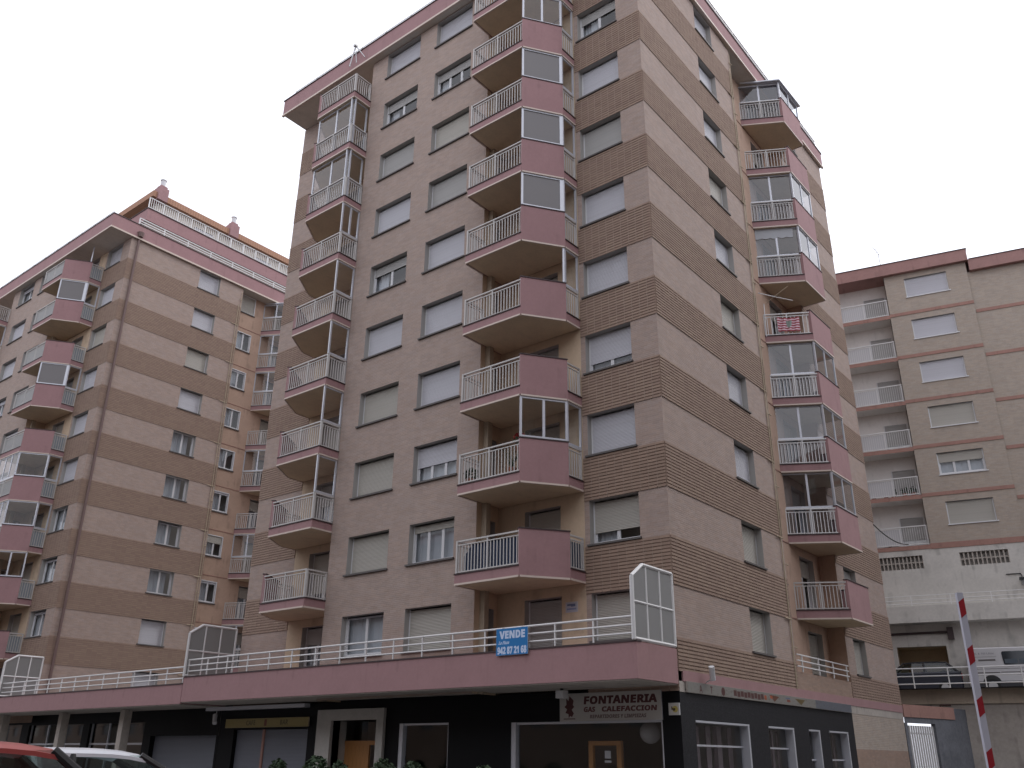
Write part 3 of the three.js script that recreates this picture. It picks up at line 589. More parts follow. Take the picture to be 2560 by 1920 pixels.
// ---------------------------------------------------------------- signs (flat print)
function sign(w, h, px, draw) {
  const cv = document.createElement('canvas'); cv.width = px; cv.height = Math.round(px * h / w); const g = cv.getContext('2d'); draw(g, cv.width, cv.height);
  const t = new THREE.CanvasTexture(cv); t.colorSpace = THREE.SRGBColorSpace; t.magFilter = THREE.LinearFilter; return std({ map: t, roughness: 0.5 });
}
function board(T, f, u0, u1, y0, y1, d, face, edge, name = 'board', th = 0.04) {
  const b = B().fbox(f, u0, u1, y0, y1, d, d + th).build(name, edge, T);
  B().quad(f.P(u0 + 0.004, y0 + 0.004, d + th + 0.003), f.P(u1 - 0.004, y0 + 0.004, d + th + 0.003), f.P(u1 - 0.004, y1 - 0.004, d + th + 0.003), f.P(u0 + 0.004, y1 - 0.004, d + th + 0.003), [[0, 0], [1, 0], [1, 1], [0, 1]]).build('print', face, b);
  return b;
}
const F0 = frame(0, 0, 1, 0);
{
  const T = thing('shop_sign', 'white shop sign with dark red plumbing lettering over the dark shop window', 'sign');
  board(T, F0, -3.86, -0.53, 2.61, 3.36, 0.005, sign(3.33, 0.75, 1024, (g, w, h) => {
    g.fillStyle = '#a9a5a0'; g.fillRect(0, 0, w, h); g.fillStyle = '#46181a';
    g.save(); g.transform(1, 0, -0.12, 1, 0, 0); g.font = 'bold 84px sans-serif';
    const put = (s, x, y, W, F) => { g.font = F; const m = g.measureText(s).width; g.save(); g.translate(x, y); g.scale(W / m, 1); g.fillText(s, 0, 0); g.strokeStyle = g.fillStyle; g.lineWidth = parseInt(F.match(/(\d+)px/)[1]) * 0.07; g.strokeText(s, 0, 0); g.restore(); };
    put('FONTANERIA', 260, 90, 730, 'bold 84px sans-serif'); g.fillStyle = '#5a3232'; put('GAS', 270, 155, 120, 'bold 54px sans-serif'); put('CALEFACCION', 455, 155, 545, 'bold 54px sans-serif');
    g.fillStyle = '#6a5a58'; put('REPARTIDORES Y LIMPIEZAS', 340, 208, 560, 'bold 38px sans-serif'); g.restore();
    g.fillStyle = '#46181a'; g.beginPath();                            // figure mark: a dark blot with a raised tail and feet
    for (const [x, y] of [[70, 40], [95, 60], [105, 20], [135, 45], [150, 60], [140, 95], [155, 110], [128, 135], [150, 165], [130, 195], [110, 185], [95, 205], [92, 170], [60, 160], [78, 130], [50, 110], [72, 92]]) g.lineTo(x, y); g.fill();
    g.fillStyle = '#6a5a58'; g.font = '20px sans-serif'; g.fillRect(40, 205, 125, 10);
  }), M.alu);
}
{
  const T = thing('for_sale_sign', 'blue for-sale board with white letters tied to the white terrace rail', 'sign');
  const f = frame(-4.53, 2.13, 1, 0);
  const b = board(T, f, 0, 1.13, 4.27, 5.0, 0, sign(1.13, 0.73, 620, (g, w, h) => {
    g.fillStyle = '#0f6fae'; g.fillRect(0, 0, w, h); g.fillStyle = '#c3cfe6';
    const put = (s, x, y, W, F) => { g.font = F; const m = g.measureText(s).width; g.save(); g.translate(x, y); g.scale(W / m, 1); g.fillText(s, 0, 0); g.strokeStyle = g.fillStyle; g.lineWidth = parseInt(F.match(/(\d+)px/)[1]) * 0.07; g.strokeText(s, 0, 0); g.restore(); };
    put('VENDE', 70, 150, 500, 'bold 150px sans-serif'); g.save(); g.transform(1, 0, -0.2, 1, 30, 0); put('La Plaza', 60, 235, 210, 'italic 60px serif'); g.restore();
    put('942 87 21 68', 25, 380, 570, 'bold 140px sans-serif');
  }), M.white, 'board', 0.012);
  const tie = B(); for (const u of [0.2, 0.9]) tie.tube(f.P(u, 5.0, 0.0), f.P(u, 5.03, -0.11), 0.008, 5); tie.build('tie', M.metal, b);
}
{
  const T = thing('alarm_sign', 'small white and yellow alarm plaque on the black stone corner', 'sign');
  board(T, F0, -0.33, -0.01, 2.72, 3.02, 0.004, sign(0.32, 0.3, 128, (g, w, h) => { g.fillStyle = '#b3afa8'; g.fillRect(0, 0, w, h); g.fillStyle = '#a89850'; g.beginPath(); g.arc(78, 62, 34, 0, 7); g.fill(); g.fillStyle = '#3c2818'; g.fillRect(32, 52, 48, 16); g.fillRect(32, 34, 14, 24); g.fillRect(48, 68, 30, 10); }), M.white);
}
{
  const T = thing('shop_sign', 'long weathered pale signboard with rust-brown lettering along the side street wall', 'sign');
  const f = frame(0.035, -0.3, 0, -1);
  board(T, f, 0, 12.5, 3.3, 3.58, 0.0, sign(12.5, 0.28, 2048, (g, w, h) => {
    g.fillStyle = '#7d7a74'; g.fillRect(0, 0, w, h);
    g.fillStyle = '#4a201a'; g.font = 'bold 44px sans-serif'; g.fillText('A', 110, 42); g.fillText('T', 215, 40); g.beginPath(); g.arc(345, 24, 19, 0, 7); g.fill();
    for (let i = 0; i < 9; i++) g.fillRect(455 + i * 38, 10 + (i % 2) * 3, 32, 26); g.fillStyle = '#a0491e'; g.fillRect(800, 14, 26, 22);
    g.fillStyle = '#5b3018'; g.beginPath(); g.moveTo(860, 8); g.lineTo(985, 12); g.lineTo(920, 40); g.fill(); g.fillStyle = '#a0491e'; g.fillRect(870, 12, 30, 14);
    g.fillStyle = '#59637a'; g.fillRect(1065, 10, 60, 7); g.fillStyle = '#7a3a28'; g.fillRect(1080, 20, 44, 12); g.fillStyle = '#5b4a20'; g.beginPath(); g.moveTo(1190, 10); g.lineTo(1330, 10); g.lineTo(1270, 40); g.fill();
    g.fillStyle = '#5d6068'; g.fillRect(1480, 0, 568, h); for (let i = 0; i < 260; i++) { g.fillStyle = `rgba(60,45,35,${0.05 + 0.12 * rnd()})`; g.fillRect(rnd() * w, rnd() * h, 3 + rnd() * 22, 2 + rnd() * 9); }
  }), M.concrete);
}
{
  const T = thing('shop_sign', 'long dull yellow signboard above the closed roller shutters', 'sign');
  board(T, frame(0, 0.05, 1, 0), -19.9, -14.9, 2.63, 2.95, 0, sign(5, 0.32, 1024, (g, w, h) => {
    g.fillStyle = '#8a7c48'; g.fillRect(0, 0, w, h); g.fillStyle = '#4a4224'; g.font = 'bold 50px sans-serif'; g.fillText('CAFE', 270, 50); g.fillStyle = '#6a3a28'; g.fillRect(500, 8, 30, 48); g.fillStyle = '#4a4224'; g.fillText('BAR', 690, 50);
  }), M.cream);
}
{
  const T = thing('notice', 'small white paper notice with blue lines on the beige terrace wall', 'notice');
  board(T, F0, -3.63, -3.19, 5.64, 5.94, 0.002, sign(0.44, 0.3, 160, (g, w, h) => { g.fillStyle = '#a9a9b4'; g.fillRect(0, 0, w, h); g.fillStyle = '#5b6380'; g.fillRect(20, 20, 110, 20); g.fillRect(70, 40, 60, 10); g.fillStyle = '#7a80a0'; g.fillRect(15, 66, 125, 18); }), M.white, 'paper', 0.006);
}

// ---------------------------------------------------------------- the block on the upper street
const TH = -13.44 * R, FB = frame(0.9, -29.75, Math.cos(TH), Math.sin(TH));
const TC = thing('apartment_building', 'grey-beige apartment block with thin reddish floor strips above the upper street', 'building');
{
  const f = FB, opens = [], hd = (i) => 28.9 - 2.8 * i, sl = (i) => 26.67 - 2.8 * i;
  for (let i = 0; i < 6; i++) opens.push([0, 2.34, hd(i) - 1.27, hd(i)]);
  B().wall(f, -1.1, 3.45, 12.55, 29.25, opens, 0).build('wall', M.beigeBrick, TC);
  const fr2 = { ...f, P: (u, y, d = 0) => f.P(u, y, d - 0.12) };
  B().wall(fr2, 3.45, 26, 12.3, 28.6).build('wall', M.beigeBrick, TC);
  B().fbox(f, 3.42, 3.452, 12.3, 29.25, -0.5, -0.002, 4).build('wall', M.beigeBrick, TC);
  opens.forEach(([a, b, c, d], i) => win(TC, f, a, b, c, d, i === 4 ? { n: 3, sh: 0.42, c: 'b', d: -0.14, curtain: 1, sill: false } : { n: 3, sh: i === 2 ? 0.96 : 1, c: i < 3 ? 'w' : 'b', d: -0.14, sill: false }));
  for (const [a, b, c] of opens) B().fbox(f, a - 0.05, b + 0.08, c - 0.05, c + 0.004, -0.13, 0.05).build('sill', M.white, TC);
  for (let i = 0; i < 6; i++) {
    const y = sl(i), last = i === 5;
    B().fbox(f, -1.1, 3.47, y - (last ? 0.3 : 0.2), y, -0.05, 0.03).build('floor_strip', M.strip, TC);
    B().fbox(fr2, 3.5, 26, y - 0.77, y - 0.57, -0.02, 0.03).build('floor_strip', M.strip, TC);
    // recessed balcony of this floor
    const yb = y - 0.06, s = B().fbox(f, -12, -1.1, y - 0.27, yb, -1.1, 0.0).build('balcony', M.loggia, TC);
    B().fbox(f, -12, -1.1, y - 0.28, yb + 0.01, 0.001, 0.025).build('edge_strip', M.strip, s);
    const rl = B(); rl.fbox(f, -12, -1.12, yb + 1.06, yb + 1.11, -0.1, -0.03); rl.fbox(f, -12, -1.12, yb + 0.08, yb + 0.12, -0.09, -0.04);
    for (let u = -12; u < -1.1; u += 0.115) rl.fbox(f, u, u + 0.022, yb + 0.1, yb + 1.06, -0.075, -0.055, 15);
    for (let u = -11.9; u < -1; u += 1.34) rl.fbox(f, u - 0.025, u + 0.025, yb, yb + 1.1, -0.09, -0.04);
    rl.build('railing', M.railWhite, s);
    B().fbox(f, -12, -2.45, yb + 0.1, yb + 1.0, -0.11, -0.105).build('privacy_screen', M.privacy = M.privacy || std({ color: lin(0.55, 0.54, 0.55), roughness: 0.7 }), s);
  }
  B().fbox(f, -12, -1.1, 12.6, 29.24, -1.16, -1.1, 1).build('wall', M.loggia, TC);
  B().fbox(f, -1.14, -1.1, 12.6, 29.24, -1.1, -0.001, 8).build('wall', M.beigeBrick, TC);
  for (let i = 0; i < 6; i++) win(TC, { ...f, P: (u, y, d) => f.P(u, y, d - 1.1) }, -2.5, -1.2, sl(i) - 0.06, sl(i) + 1.75, { n: 2, sh: i % 2 ? 0.7 : 1, c: 'g', d: 0.03, sill: false, lined: false });
  B().fbox(f, -12, 3.6, 29.24, 29.98, -8, 0.28).build('roof_fascia', M.redFascia, TC);
  B().fbox(f, 3.6, 26, 28.58, 29.3, -8, 0.18).build('roof_fascia', M.redFascia, TC);
  B().fbox(f, -12, 3.64, 29.981, 30.02, -8, 0.32).fbox(f, 3.645, 26, 29.301, 29.34, -8, 0.22).build('roof_coping', M.dark, TC);
  B().fbox(f, -12, 26, 12.34, 12.6, -6, -0.3).fbox(f, -12, 26, 4.7, 29.2, -8, -6).build('inner_core', M.core, TC);
  // blank base
  const vents = [[-3.81, -1.6], [0.21, 2.53]], garage = [-3.6, -1.2, 4.78, 7.3];
  B().wall(f, -12, 26, 4.78, 12.55, [...vents.map(([a, b]) => [a, b, 11.36, 12.07]), garage], 0.25).build('base_wall', M.whitewash, TC);
  for (const [a, b] of vents) {
    const v = B(), n = 11; for (let i = 0; i <= n; i++) { const u = a + (b - a) * i / n; v.fbox(f, Math.max(a, u - 0.035), Math.min(b, u + 0.035), 11.36, 12.07, -0.14, -0.04); } v.fbox(f, a, b, 11.68, 11.74, -0.13, -0.045);
    v.build('vent_grille', M.concrete, TC); B().fbox(f, a, b, 11.36, 12.07, -0.26, -0.24, 1).build('vent_back', M.core, TC);
  }
  B().fbox(f, -12, 26, 8.42, 9.27, 0.001, 0.9).build('ledge', M.whitewash, TC);
  const lr = B(); for (const y of [9.4, 9.58, 9.8]) lr.tube(f.P(-12, y, 0.8), f.P(26, y, 0.8), 0.02, 6); for (let u = -12; u < 26; u += 1.9) lr.fbox(f, u - 0.02, u + 0.02, 9.27, 9.8, 0.78, 0.82); lr.build('ledge_railing', M.railWhite, TC);
  B().tube(f.P(-3.95, 7.96, 0.1), f.P(-1.0, 7.98, 0.1), 0.06, 8).fbox(f, -1.05, -0.75, 7.6, 8.2, 0.002, 0.25).build('awning_roller', M.dark, TC);
  const [a, b, c, d] = garage;
  const gi = B(); gi.fbox(f, a, b, c, d, -2.0, -1.9, 1).fbox(f, a - 0.02, a, c, d, -1.9, -0.25, 4).fbox(f, b, b + 0.02, c, d, -1.9, -0.25, 8).fbox(f, a, b, d, d + 0.02, -1.9, -0.25, 32); gi.build('garage_interior', M.soffit, TC);
  B().fbox(f, a + 0.35, a + 1.15, c + 0.5, d - 0.7, -1.89, -1.8).build('garage_cupboard', M.wood, TC);
  B().wall(fr2, 3.45, 26, 12.0, 12.31).build('wall', M.whitewash, TC);
}
setting(B().quad(FB.P(-14, 4.772, 6.5), FB.P(28, 4.772, 6.5), FB.P(28, 4.772, -0.2), FB.P(-14, 4.772, -0.2)).build('upper_street', M.asphalt));

// retaining wall, rail, gate
const FW = frame(1.36, -24, Math.cos(TH), Math.sin(TH));
{
  const T = thing('retaining_wall', 'tall beige concrete retaining wall holding up the upper street', 'wall');
  B().fbox(FW, -1.36, 26, GY, 4.13, -0.4, 0).build('wall_face', M.concrete, T);
  B().fbox(FW, -8, 26, 4.131, 4.78, -0.4, 0.1).build('parapet', M.parapet, T);
  const dp = B().path([FW.P(-0.55, 4.08, 0.06), FW.P(-1.0, 4.1, 0.06), FW.P(-1.02, 3.4, 0.06)], 0.035); dp.build('waste_pipe', M.pipe, T);
  const G = thing('guard_rail', 'white three-bar pipe rail along the edge of the upper street', 'railing');
  for (const [y, r] of [[5.72, 0.03], [5.37, 0.026], [5.03, 0.026]]) B().tube(FW.P(-7.5, y, -0.12), FW.P(26, y, -0.12), r, 8).build('rail', M.railWhite, G);
  for (let u = -6.45; u < 26; u += 1.5) B().tube(FW.P(u, 4.781, -0.12), FW.P(u + 0.0, 5.74, -0.12), 0.028, 8).build('post', M.railWhite, G);
}
{
  const f = frame(0, -19.25, 1.36, -4.75), T = thing('yard_wall', 'low grey yard wall with a rusty pink top between tower and retaining wall', 'wall');
  B().wall(f, 0.02, 4.9, GY, 3.42, [[0.22, 2.3, GY, 3.2]], 0.2).build('wall_face', M.greyWall, T);
  const cap = B(); cap.fbox(f, 0.02, 3.9, 3.421, 3.92, -0.2, 0.04); cap.build('wall_cap', M.strip, T);
  B().fbox(f, 3.9, 4.93, 3.421, 3.88, -0.2, 0.0).build('wall_face', M.greyWall, T);
  const Gt = thing('bar_gate', 'white vertical-bar metal gate in the grey yard wall', 'gate');
  for (let i = 0; i < 12; i++) B().fbox(f, 0.27 + i * 0.172, 0.33 + i * 0.172, GY + 0.05, 3.1, -0.14, -0.08).build('bar', M.railWhite, Gt);
  const gf = B(); for (const y of [GY + 0.08, 2.76]) gf.fbox(f, 0.23, 2.29, y, y + 0.07, -0.16, -0.142); gf.build('cross_bar', M.metal, Gt);
}

// ---------------------------------------------------------------- blocks across the car park, behind the viewpoint
for (const [x0, x1, z, h, label] of [[-150, -6, 45, 22, 'long brown apartment block across the car park, mirrored in the shop windows'], [-2, 25, 46, 24, 'tall brown apartment block across the car park, beside the long one']]) {
  const T = thing('apartment_building', label, 'building'); block(T, x0, x1, z, h);
}
{ const T = thing('apartment_building', 'brown apartment block across the side street, facing the banded side wall', 'building', [25, 0, 34], Math.PI / 2); block(T, -2, 52, 0, 24); }
function block(T, x0, x1, z, h) {
  const f = frame(x1, z, -1, 0), L = x1 - x0, op = [];
  for (let y = 4.2; y < h - 2; y += 2.9) for (let u = 1.6; u < L - 2.6; u += 3.4) op.push([u, u + 1.7, y, y + 1.4]);
  B().wall(f, 0, L, GY, h, op, 0.2).build('wall', M.blockBrown = M.blockBrown || std({ map: brickTex([0.2, 0.14, 0.11], [0.2, 0.15, 0.12], 0.15) }), T);
  B().box(x0, x1, GY, h - 0.05, z + 0.9, z + 12).build('inner_core', M.core, T); B().box(x0 - 0.3, x1 + 0.3, h, h + 0.8, z - 0.5, z + 12).build('roof_fascia', M.redFascia, T);
  for (const [a, b, c, d] of op) B().fbox(f, a, b, c, d, -0.22, -0.18, 1).build('window', hash(Math.round(a * 10), Math.round(c * 10)) > 0.5 ? M.shutter.b : M.windowDark = M.windowDark || std({ color: lin(0.03, 0.035, 0.04), roughness: 0.1 }), T);
}

// ---------------------------------------------------------------- barrier arm standing open
{
  const T = thing('barrier', 'raised white traffic barrier arm with slanted red stripes', 'barrier', [9.83, GY, 12.21], 38.9 * R);
  B().box(-0.2, 0.2, 0, 0.95, -0.18, 0.18).build('housing', M.white, T);
  const w = 0.031;
  B().box(-w, w, 0.9, 3.03, -0.02, 0.02).build('arm', M.arm = std({ color: lin(0.55, 0.55, 0.62), roughness: 0.4 }), T);
  const red = std({ color: lin(0.36, 0.02, 0.03), roughness: 0.4 });
  for (const y of [1.4, 1.86, 2.33, 2.78]) for (const z of [0.0225, -0.0225]) {
    const b = B(), A = V(-w * 0.98, y, z), C = V(w * 0.98, y + 0.045, z), D = V(w * 0.98, y + 0.2, z), E = V(-w * 0.98, y + 0.155, z); z > 0 ? b.quad(A, C, D, E) : b.quad(C, A, E, D); b.build('stripe', red, T);
  }
}

// ---------------------------------------------------------------- vehicles
function wheel(T, x, y, z, r, w) {
  const t = B().tube([x, y, z - w / 2], [x, y, z + w / 2], r, 20).build('wheel', M.tyre = M.tyre || std({ color: lin(0.02, 0.02, 0.02) }), T);
  B().tube([x, y, z - w / 2 - 0.006], [x, y, z + w / 2 + 0.006], r * 0.62, 14).build('rim', M.metal, t);
}
function car(T, paint, o = {}) {                            // length along +x (nose), width z, ground y 0
  const { L = 4.1, W = 1.74, H = 1.52, belt = 0.95, tx0 = -1.35, tx1 = 0.55, bx0 = -1.95, bx1 = 1.25, nose = 0.78 } = o, h = W / 2;
  const prof = [[-L / 2, 0.3], [L / 2 - 0.1, 0.25], [L / 2, 0.45], [L / 2 - 0.06, nose - 0.08], [L / 2 - 0.5, nose], [bx1, belt], [bx0, belt + 0.02], [-L / 2 + 0.02, belt - 0.06], [-L / 2 - 0.02, 0.5]];
  const sh = new THREE.Shape(prof.map(([x, y]) => new THREE.Vector2(x, y)));
  const g = new THREE.ExtrudeGeometry(sh, { depth: W - 0.16, bevelEnabled: true, bevelSize: 0.07, bevelThickness: 0.08, bevelSegments: 3, curveSegments: 6 }); g.translate(0, 0, -h + 0.08);
  mesh('body', g, paint, T);
  const n = 10, m = 8, rp = [], w2 = h - 0.2, roof = B();   // crowned roof with rounded ends
  const RP2 = (i, j) => { const s = i / n, t = j / m * 2 - 1, x = tx0 - 0.06 + (tx1 - tx0 + 0.12) * s, e = Math.pow(Math.abs(2 * s - 1), 4), k = Math.pow(Math.abs(t), 3); return V(x, H - 0.055 * e - 0.06 * k, t * (w2 + 0.03)); };
  for (let i = 0; i < n; i++) for (let j = 0; j < m; j++) roof.quad(RP2(i, j + 1), RP2(i + 1, j + 1), RP2(i + 1, j), RP2(i, j)).quad(...[RP2(i, j), RP2(i + 1, j), RP2(i + 1, j + 1), RP2(i, j + 1)].map(([x, y, z]) => V(x, y - 0.035, z)));
  for (let i = 0; i < n; i++) for (const j of [0, m]) { const a = RP2(i, j), b = RP2(i + 1, j), q = (p) => V(p[0], p[1] - 0.035, p[2]); j ? roof.quad(q(a), q(b), b, a) : roof.quad(q(b), q(a), a, b); }
  roof.build('roof', paint, T);
  const yt = H - 0.075, hb = h - 0.06, S = (x, y, s) => V(x, y, s);
  for (const s of [-1, 1]) for (const [a, b, q, e] of [[bx1 - 0.02, tx1, 0.045, 0.035], [bx0 + 0.02, tx0, 0.07, 0.05], [-0.35, -0.35, 0.04, 0.04]]) B().tube(S(a, belt, s * hb), S(b, yt, s * w2), q, 8, e).build('pillar', M.black, T);
  const g2 = (name, a, b, c, d) => B().quad(a, b, c, d).build(name, M.carGlass = M.carGlass || new THREE.MeshPhysicalMaterial({ color: lin(0.55, 0.62, 0.6), transmission: 1, thickness: 0, roughness: 0.02 }), T);
  g2('windscreen', S(bx1, belt, hb), S(bx1, belt, -hb), S(tx1, yt, -w2), S(tx1, yt, w2)); g2('rear_window', S(bx0, belt, -hb), S(bx0, belt, hb), S(tx0, yt, w2), S(tx0, yt, -w2));
  for (const s of [-1, 1]) { const q = (x0, x1, x2, x3) => s > 0 ? g2('side_window', S(x0, belt, hb), S(x1, belt, hb), S(x2, yt, w2), S(x3, yt, w2)) : g2('side_window', S(x1, belt, -hb), S(x0, belt, -hb), S(x3, yt, -w2), S(x2, yt, -w2)); q(-0.35, bx1, tx1, -0.35); q(bx0, -0.35, -0.35, tx0); }
  const seats = B(); for (const s of [-0.38, 0.38]) { seats.box(-0.35, 0.15, 0.45, 0.7, s - 0.24, s + 0.24).box(-0.45, -0.28, 0.6, 1.15, s - 0.23, s + 0.23).box(-0.45, -0.35, 1.18, 1.36, s - 0.13, s + 0.13); } seats.box(-1.3, -1.15, 0.6, 1.15, -0.6, 0.6); seats.build('seats', M.seat = M.seat || std({ color: lin(0.06, 0.06, 0.065) }), T);
  for (const x of [-L / 2 + 0.75, L / 2 - 0.8]) for (const s of [-1, 1]) wheel(T, x, 0.31, s * (h - 0.1), 0.31, 0.2);
  const hl = M.lamp = M.lamp || std({ color: lin(0.6, 0.6, 0.6), roughness: 0.15 }), tl = M.tail = M.tail || std({ color: lin(0.35, 0.02, 0.03), roughness: 0.2 });
  for (const s of [-1, 1]) { B().box(L / 2 - 0.12, L / 2 + 0.05, nose - 0.2, nose - 0.06, s * 0.62 - 0.14, s * 0.62 + 0.14).build('headlight', hl, T); B().box(-L / 2 - 0.09, -L / 2 + 0.15, belt - 0.28, belt - 0.02, s * (h - 0.17) - 0.1, s * (h - 0.17) + 0.175).build('tail_light', tl, T); }
}
const paint = (r, g, b) => new THREE.MeshPhysicalMaterial({ color: lin(r, g, b), roughness: 0.45, clearcoat: 0.6, clearcoatRoughness: 0.12 });
const headTurn = (hx, hz) => Math.atan2(-hz, hx);
{
  const h1 = [0.2, -0.98], t1 = headTurn(...h1);
  const T1 = thing('parked_car', 'red hatchback parked beside a white car, its roof catching the sky', 'car', [3.92 - h1[0] * 0.9, GY, 17.92 - h1[1] * 0.9], t1); car(T1, paint(0.34, 0.06, 0.055), { H: 1.56 });
  const h2 = [0.25, -0.97];
  const T2 = thing('parked_car', 'white hatchback with a rounded roof parked beyond the red car', 'car', [1.4, GY, 16.45], headTurn(...h2)); car(T2, paint(0.66, 0.68, 0.72), { H: 1.53, tx1: 0.35 });
  const T3 = thing('parked_car', 'dark blue hatchback with red tail lights standing at the garage opening', 'car', FB.P(-2.75, 4.775, 1.2), headTurn(-Math.cos(TH), -Math.sin(TH))); car(T3, paint(0.006, 0.01, 0.022), { L: 3.9, H: 1.62, belt: 1.0 });
}
{ // van, side towards the rail, nose to the right
  const T = thing('parked_van', 'white delivery van with a dark side window on the upper street', 'van', FB.P(2.1, 4.775, 1.3), -TH);
  const L = 5.0, W = 1.9, P = paint(0.52, 0.51, 0.52);
  const prof = [[-L / 2, 0.35], [L / 2 - 0.1, 0.35], [L / 2, 0.6], [L / 2 - 0.15, 1.05], [L / 2 - 1.1, 1.95], [L / 2 - 1.35, 2.06], [-L / 2 + 0.2, 2.08], [-L / 2 + 0.06, 1.95], [-L / 2, 0.9]];
  const g = new THREE.ExtrudeGeometry(new THREE.Shape(prof.map(([x, y]) => new THREE.Vector2(x, y))), { depth: W - 0.14, bevelEnabled: true, bevelSize: 0.05, bevelThickness: 0.07, bevelSegments: 3 }); g.translate(0, 0, -W / 2 + 0.07);
  mesh('body', g, P, T);
  const f = { P: (u, y, d) => V(u, y, W / 2 + d) };
  const wsh = new THREE.Shape(); const rr = (a, b, c, d, r) => { wsh.moveTo(a + r + 0.03, c); wsh.lineTo(b - r, c); wsh.quadraticCurveTo(b, c, b, c + r); wsh.lineTo(b - 0.03, d - r); wsh.quadraticCurveTo(b - 0.03, d, b - r - 0.03, d); wsh.lineTo(a + r, d); wsh.quadraticCurveTo(a, d, a, d - r); wsh.lineTo(a + 0.03, c + r); wsh.quadraticCurveTo(a + 0.03, c, a + r + 0.03, c); };
  rr(-0.95, 0.45, 1.3, 1.92, 0.1);
  const wg = new THREE.ExtrudeGeometry(wsh, { depth: 0.012, bevelEnabled: false }); wg.translate(0, 0, W / 2 + 0.001);
  const sw = mesh('side_window', wg, std({ color: lin(0.02, 0.026, 0.034), roughness: 0.06 }), T);
  B().fbox(f, -0.85, -0.32, 1.36, 1.56, 0.014, 0.018).fbox(f, -0.22, 0.32, 1.36, 1.56, 0.014, 0.018).build('window_curtain', std({ color: lin(0.09, 0.11, 0.13) }), sw);
  B().fbox(f, 0.75, 1.6, 1.28, 1.88, 0.001, 0.012).build('side_window', std({ color: lin(0.02, 0.026, 0.034), roughness: 0.06 }), T);
  const tr = B(); tr.fbox(f, -2.3, 2.1, 1.12, 1.135, 0.001, 0.01).fbox(f, -2.3, -1.15, 0.93, 0.97, 0.001, 0.012).fbox(f, -1.1, 0.2, 0.95, 0.975, 0.001, 0.012).fbox(f, -2.0, -1.25, 1.5, 1.57, 0.001, 0.014).fbox(f, -2.15, -1.2, 1.68, 1.69, 0.001, 0.01); tr.build('side_trim', M.sill, T);
  const tx = sign(1.0, 0.16, 256, (q, w, h) => { q.fillStyle = '#bcbabb'; q.fillRect(0, 0, w, h); q.fillStyle = '#807e86'; q.font = 'bold 30px sans-serif'; q.fillText('EL  R. TOS S,Rtos', 2, 31); });
  B().quad(f.P(-2.15, 1.76, 0.004), f.P(-1.2, 1.76, 0.004), f.P(-1.2, 1.92, 0.004), f.P(-2.15, 1.92, 0.004), [[0, 0], [1, 0], [1, 1], [0, 1]]).build('lettering', tx, T);
  B().fbox(f, -2.4, 2.3, 0.3, 0.55, -1.88, 0.012).build('sill_skirt', std({ color: lin(0.05, 0.05, 0.055) }), T);
  for (const x of [-1.55, 1.6]) { for (const s of [-1, 1]) wheel(T, x, 0.33, s * (W / 2 - 0.08), 0.33, 0.22); B().tube([x, 0.42, W / 2 - 0.1], [x, 0.42, W / 2 + 0.006], 0.42, 20).build('wheel_arch', M.black, T); }
  B().tube([-1.2, 2.1, 0.3], [2, 2.1, 0.3], 0.02).build('roof_bar', M.metal, T);
}

// ---------------------------------------------------------------- small things
{
  const f = frame(-0.65, -10.4, 1.67, -0.96), n = 24, m = 8, P = (i, j) => { const u = 0.55 + 0.9 * i / n, y = 18.78 - 0.66 * j / m - 0.05 * Math.sin(Math.PI * i / n) * (1 - j / m) - 0.02 * (i / n); return f.P(u, y, 0.03 + 0.025 * Math.sin(i * 0.9 + j * 0.35)); };
  const b = B(); for (let i = 0; i < n; i++) for (let j = 0; j < m; j++) b.quad(P(i, j + 1), P(i + 1, j + 1), P(i + 1, j), P(i, j), [[i / n, 1 - (j + 1) / m], [(i + 1) / n, 1 - (j + 1) / m], [(i + 1) / n, 1 - j / m], [i / n, 1 - j / m]]);
  const cv = sign(0.9, 0.66, 256, (g, w, h) => { for (let i = 0; i < 11; i++) { g.fillStyle = i % 2 ? '#d8b8c0' : '#8c1c30'; g.fillRect(0, i * h / 11, w, h / 11 + 1); } g.fillStyle = '#7f8a82'; g.beginPath(); g.moveTo(w * 0.38, h * 0.22); g.lineTo(w * 0.66, h * 0.22); g.lineTo(w * 0.62, h * 0.6); g.lineTo(w * 0.5, h * 0.78); g.lineTo(w * 0.42, h * 0.6); g.fill(); });
  cv.side = THREE.DoubleSide;
  tag(b.build('flag', cv), 'red and white striped flag with a grey patch hung on a balcony railing', 'flag');
}
{
  const f = frame(-0.65, -10.4, 1.67, -0.96), T = thing('tv_antenna', 'crossed-rod aerial clamped to the balcony above the striped flag', 'antenna');
  B().tube(f.P(0.05, 17.9, 0.05), f.P(0.08, 19.4, 0.12), 0.02).build('mast', M.metal, T);
  B().tube(f.P(0.08, 19.36, 0.12), f.P(1.1, 20.08, 0.3), 0.012, 6).build('boom', M.gas, T);
  B().tube(f.P(-0.15, 19.76, 0.45), f.P(0.55, 19.66, 0.2), 0.022, 6).tube(f.P(0.55, 19.66, 0.2), f.P(1.25, 19.44, 0.2), 0.018, 6).build('dipole', M.railWhite, T);
}
{
  const T = thing('roof_antenna', 'thin metal aerial mast on the roof of the grey-beige block', 'antenna');
  B().tube(FB.P(-1.13, 29.9, -0.2), FB.P(-1.16, 31.1, -0.2), 0.025).build('mast', M.metal, T);
  B().tube(FB.P(-1.1, 31.0, -0.2), FB.P(-1.42, 31.65, -0.2), 0.02).tube(FB.P(-1.3, 31.2, -0.2), FB.P(-1.0, 31.3, -0.2), 0.015).tube(FB.P(-1.35, 31.4, -0.2), FB.P(-1.1, 31.5, -0.2), 0.015).build('boom', M.metal, T);
}
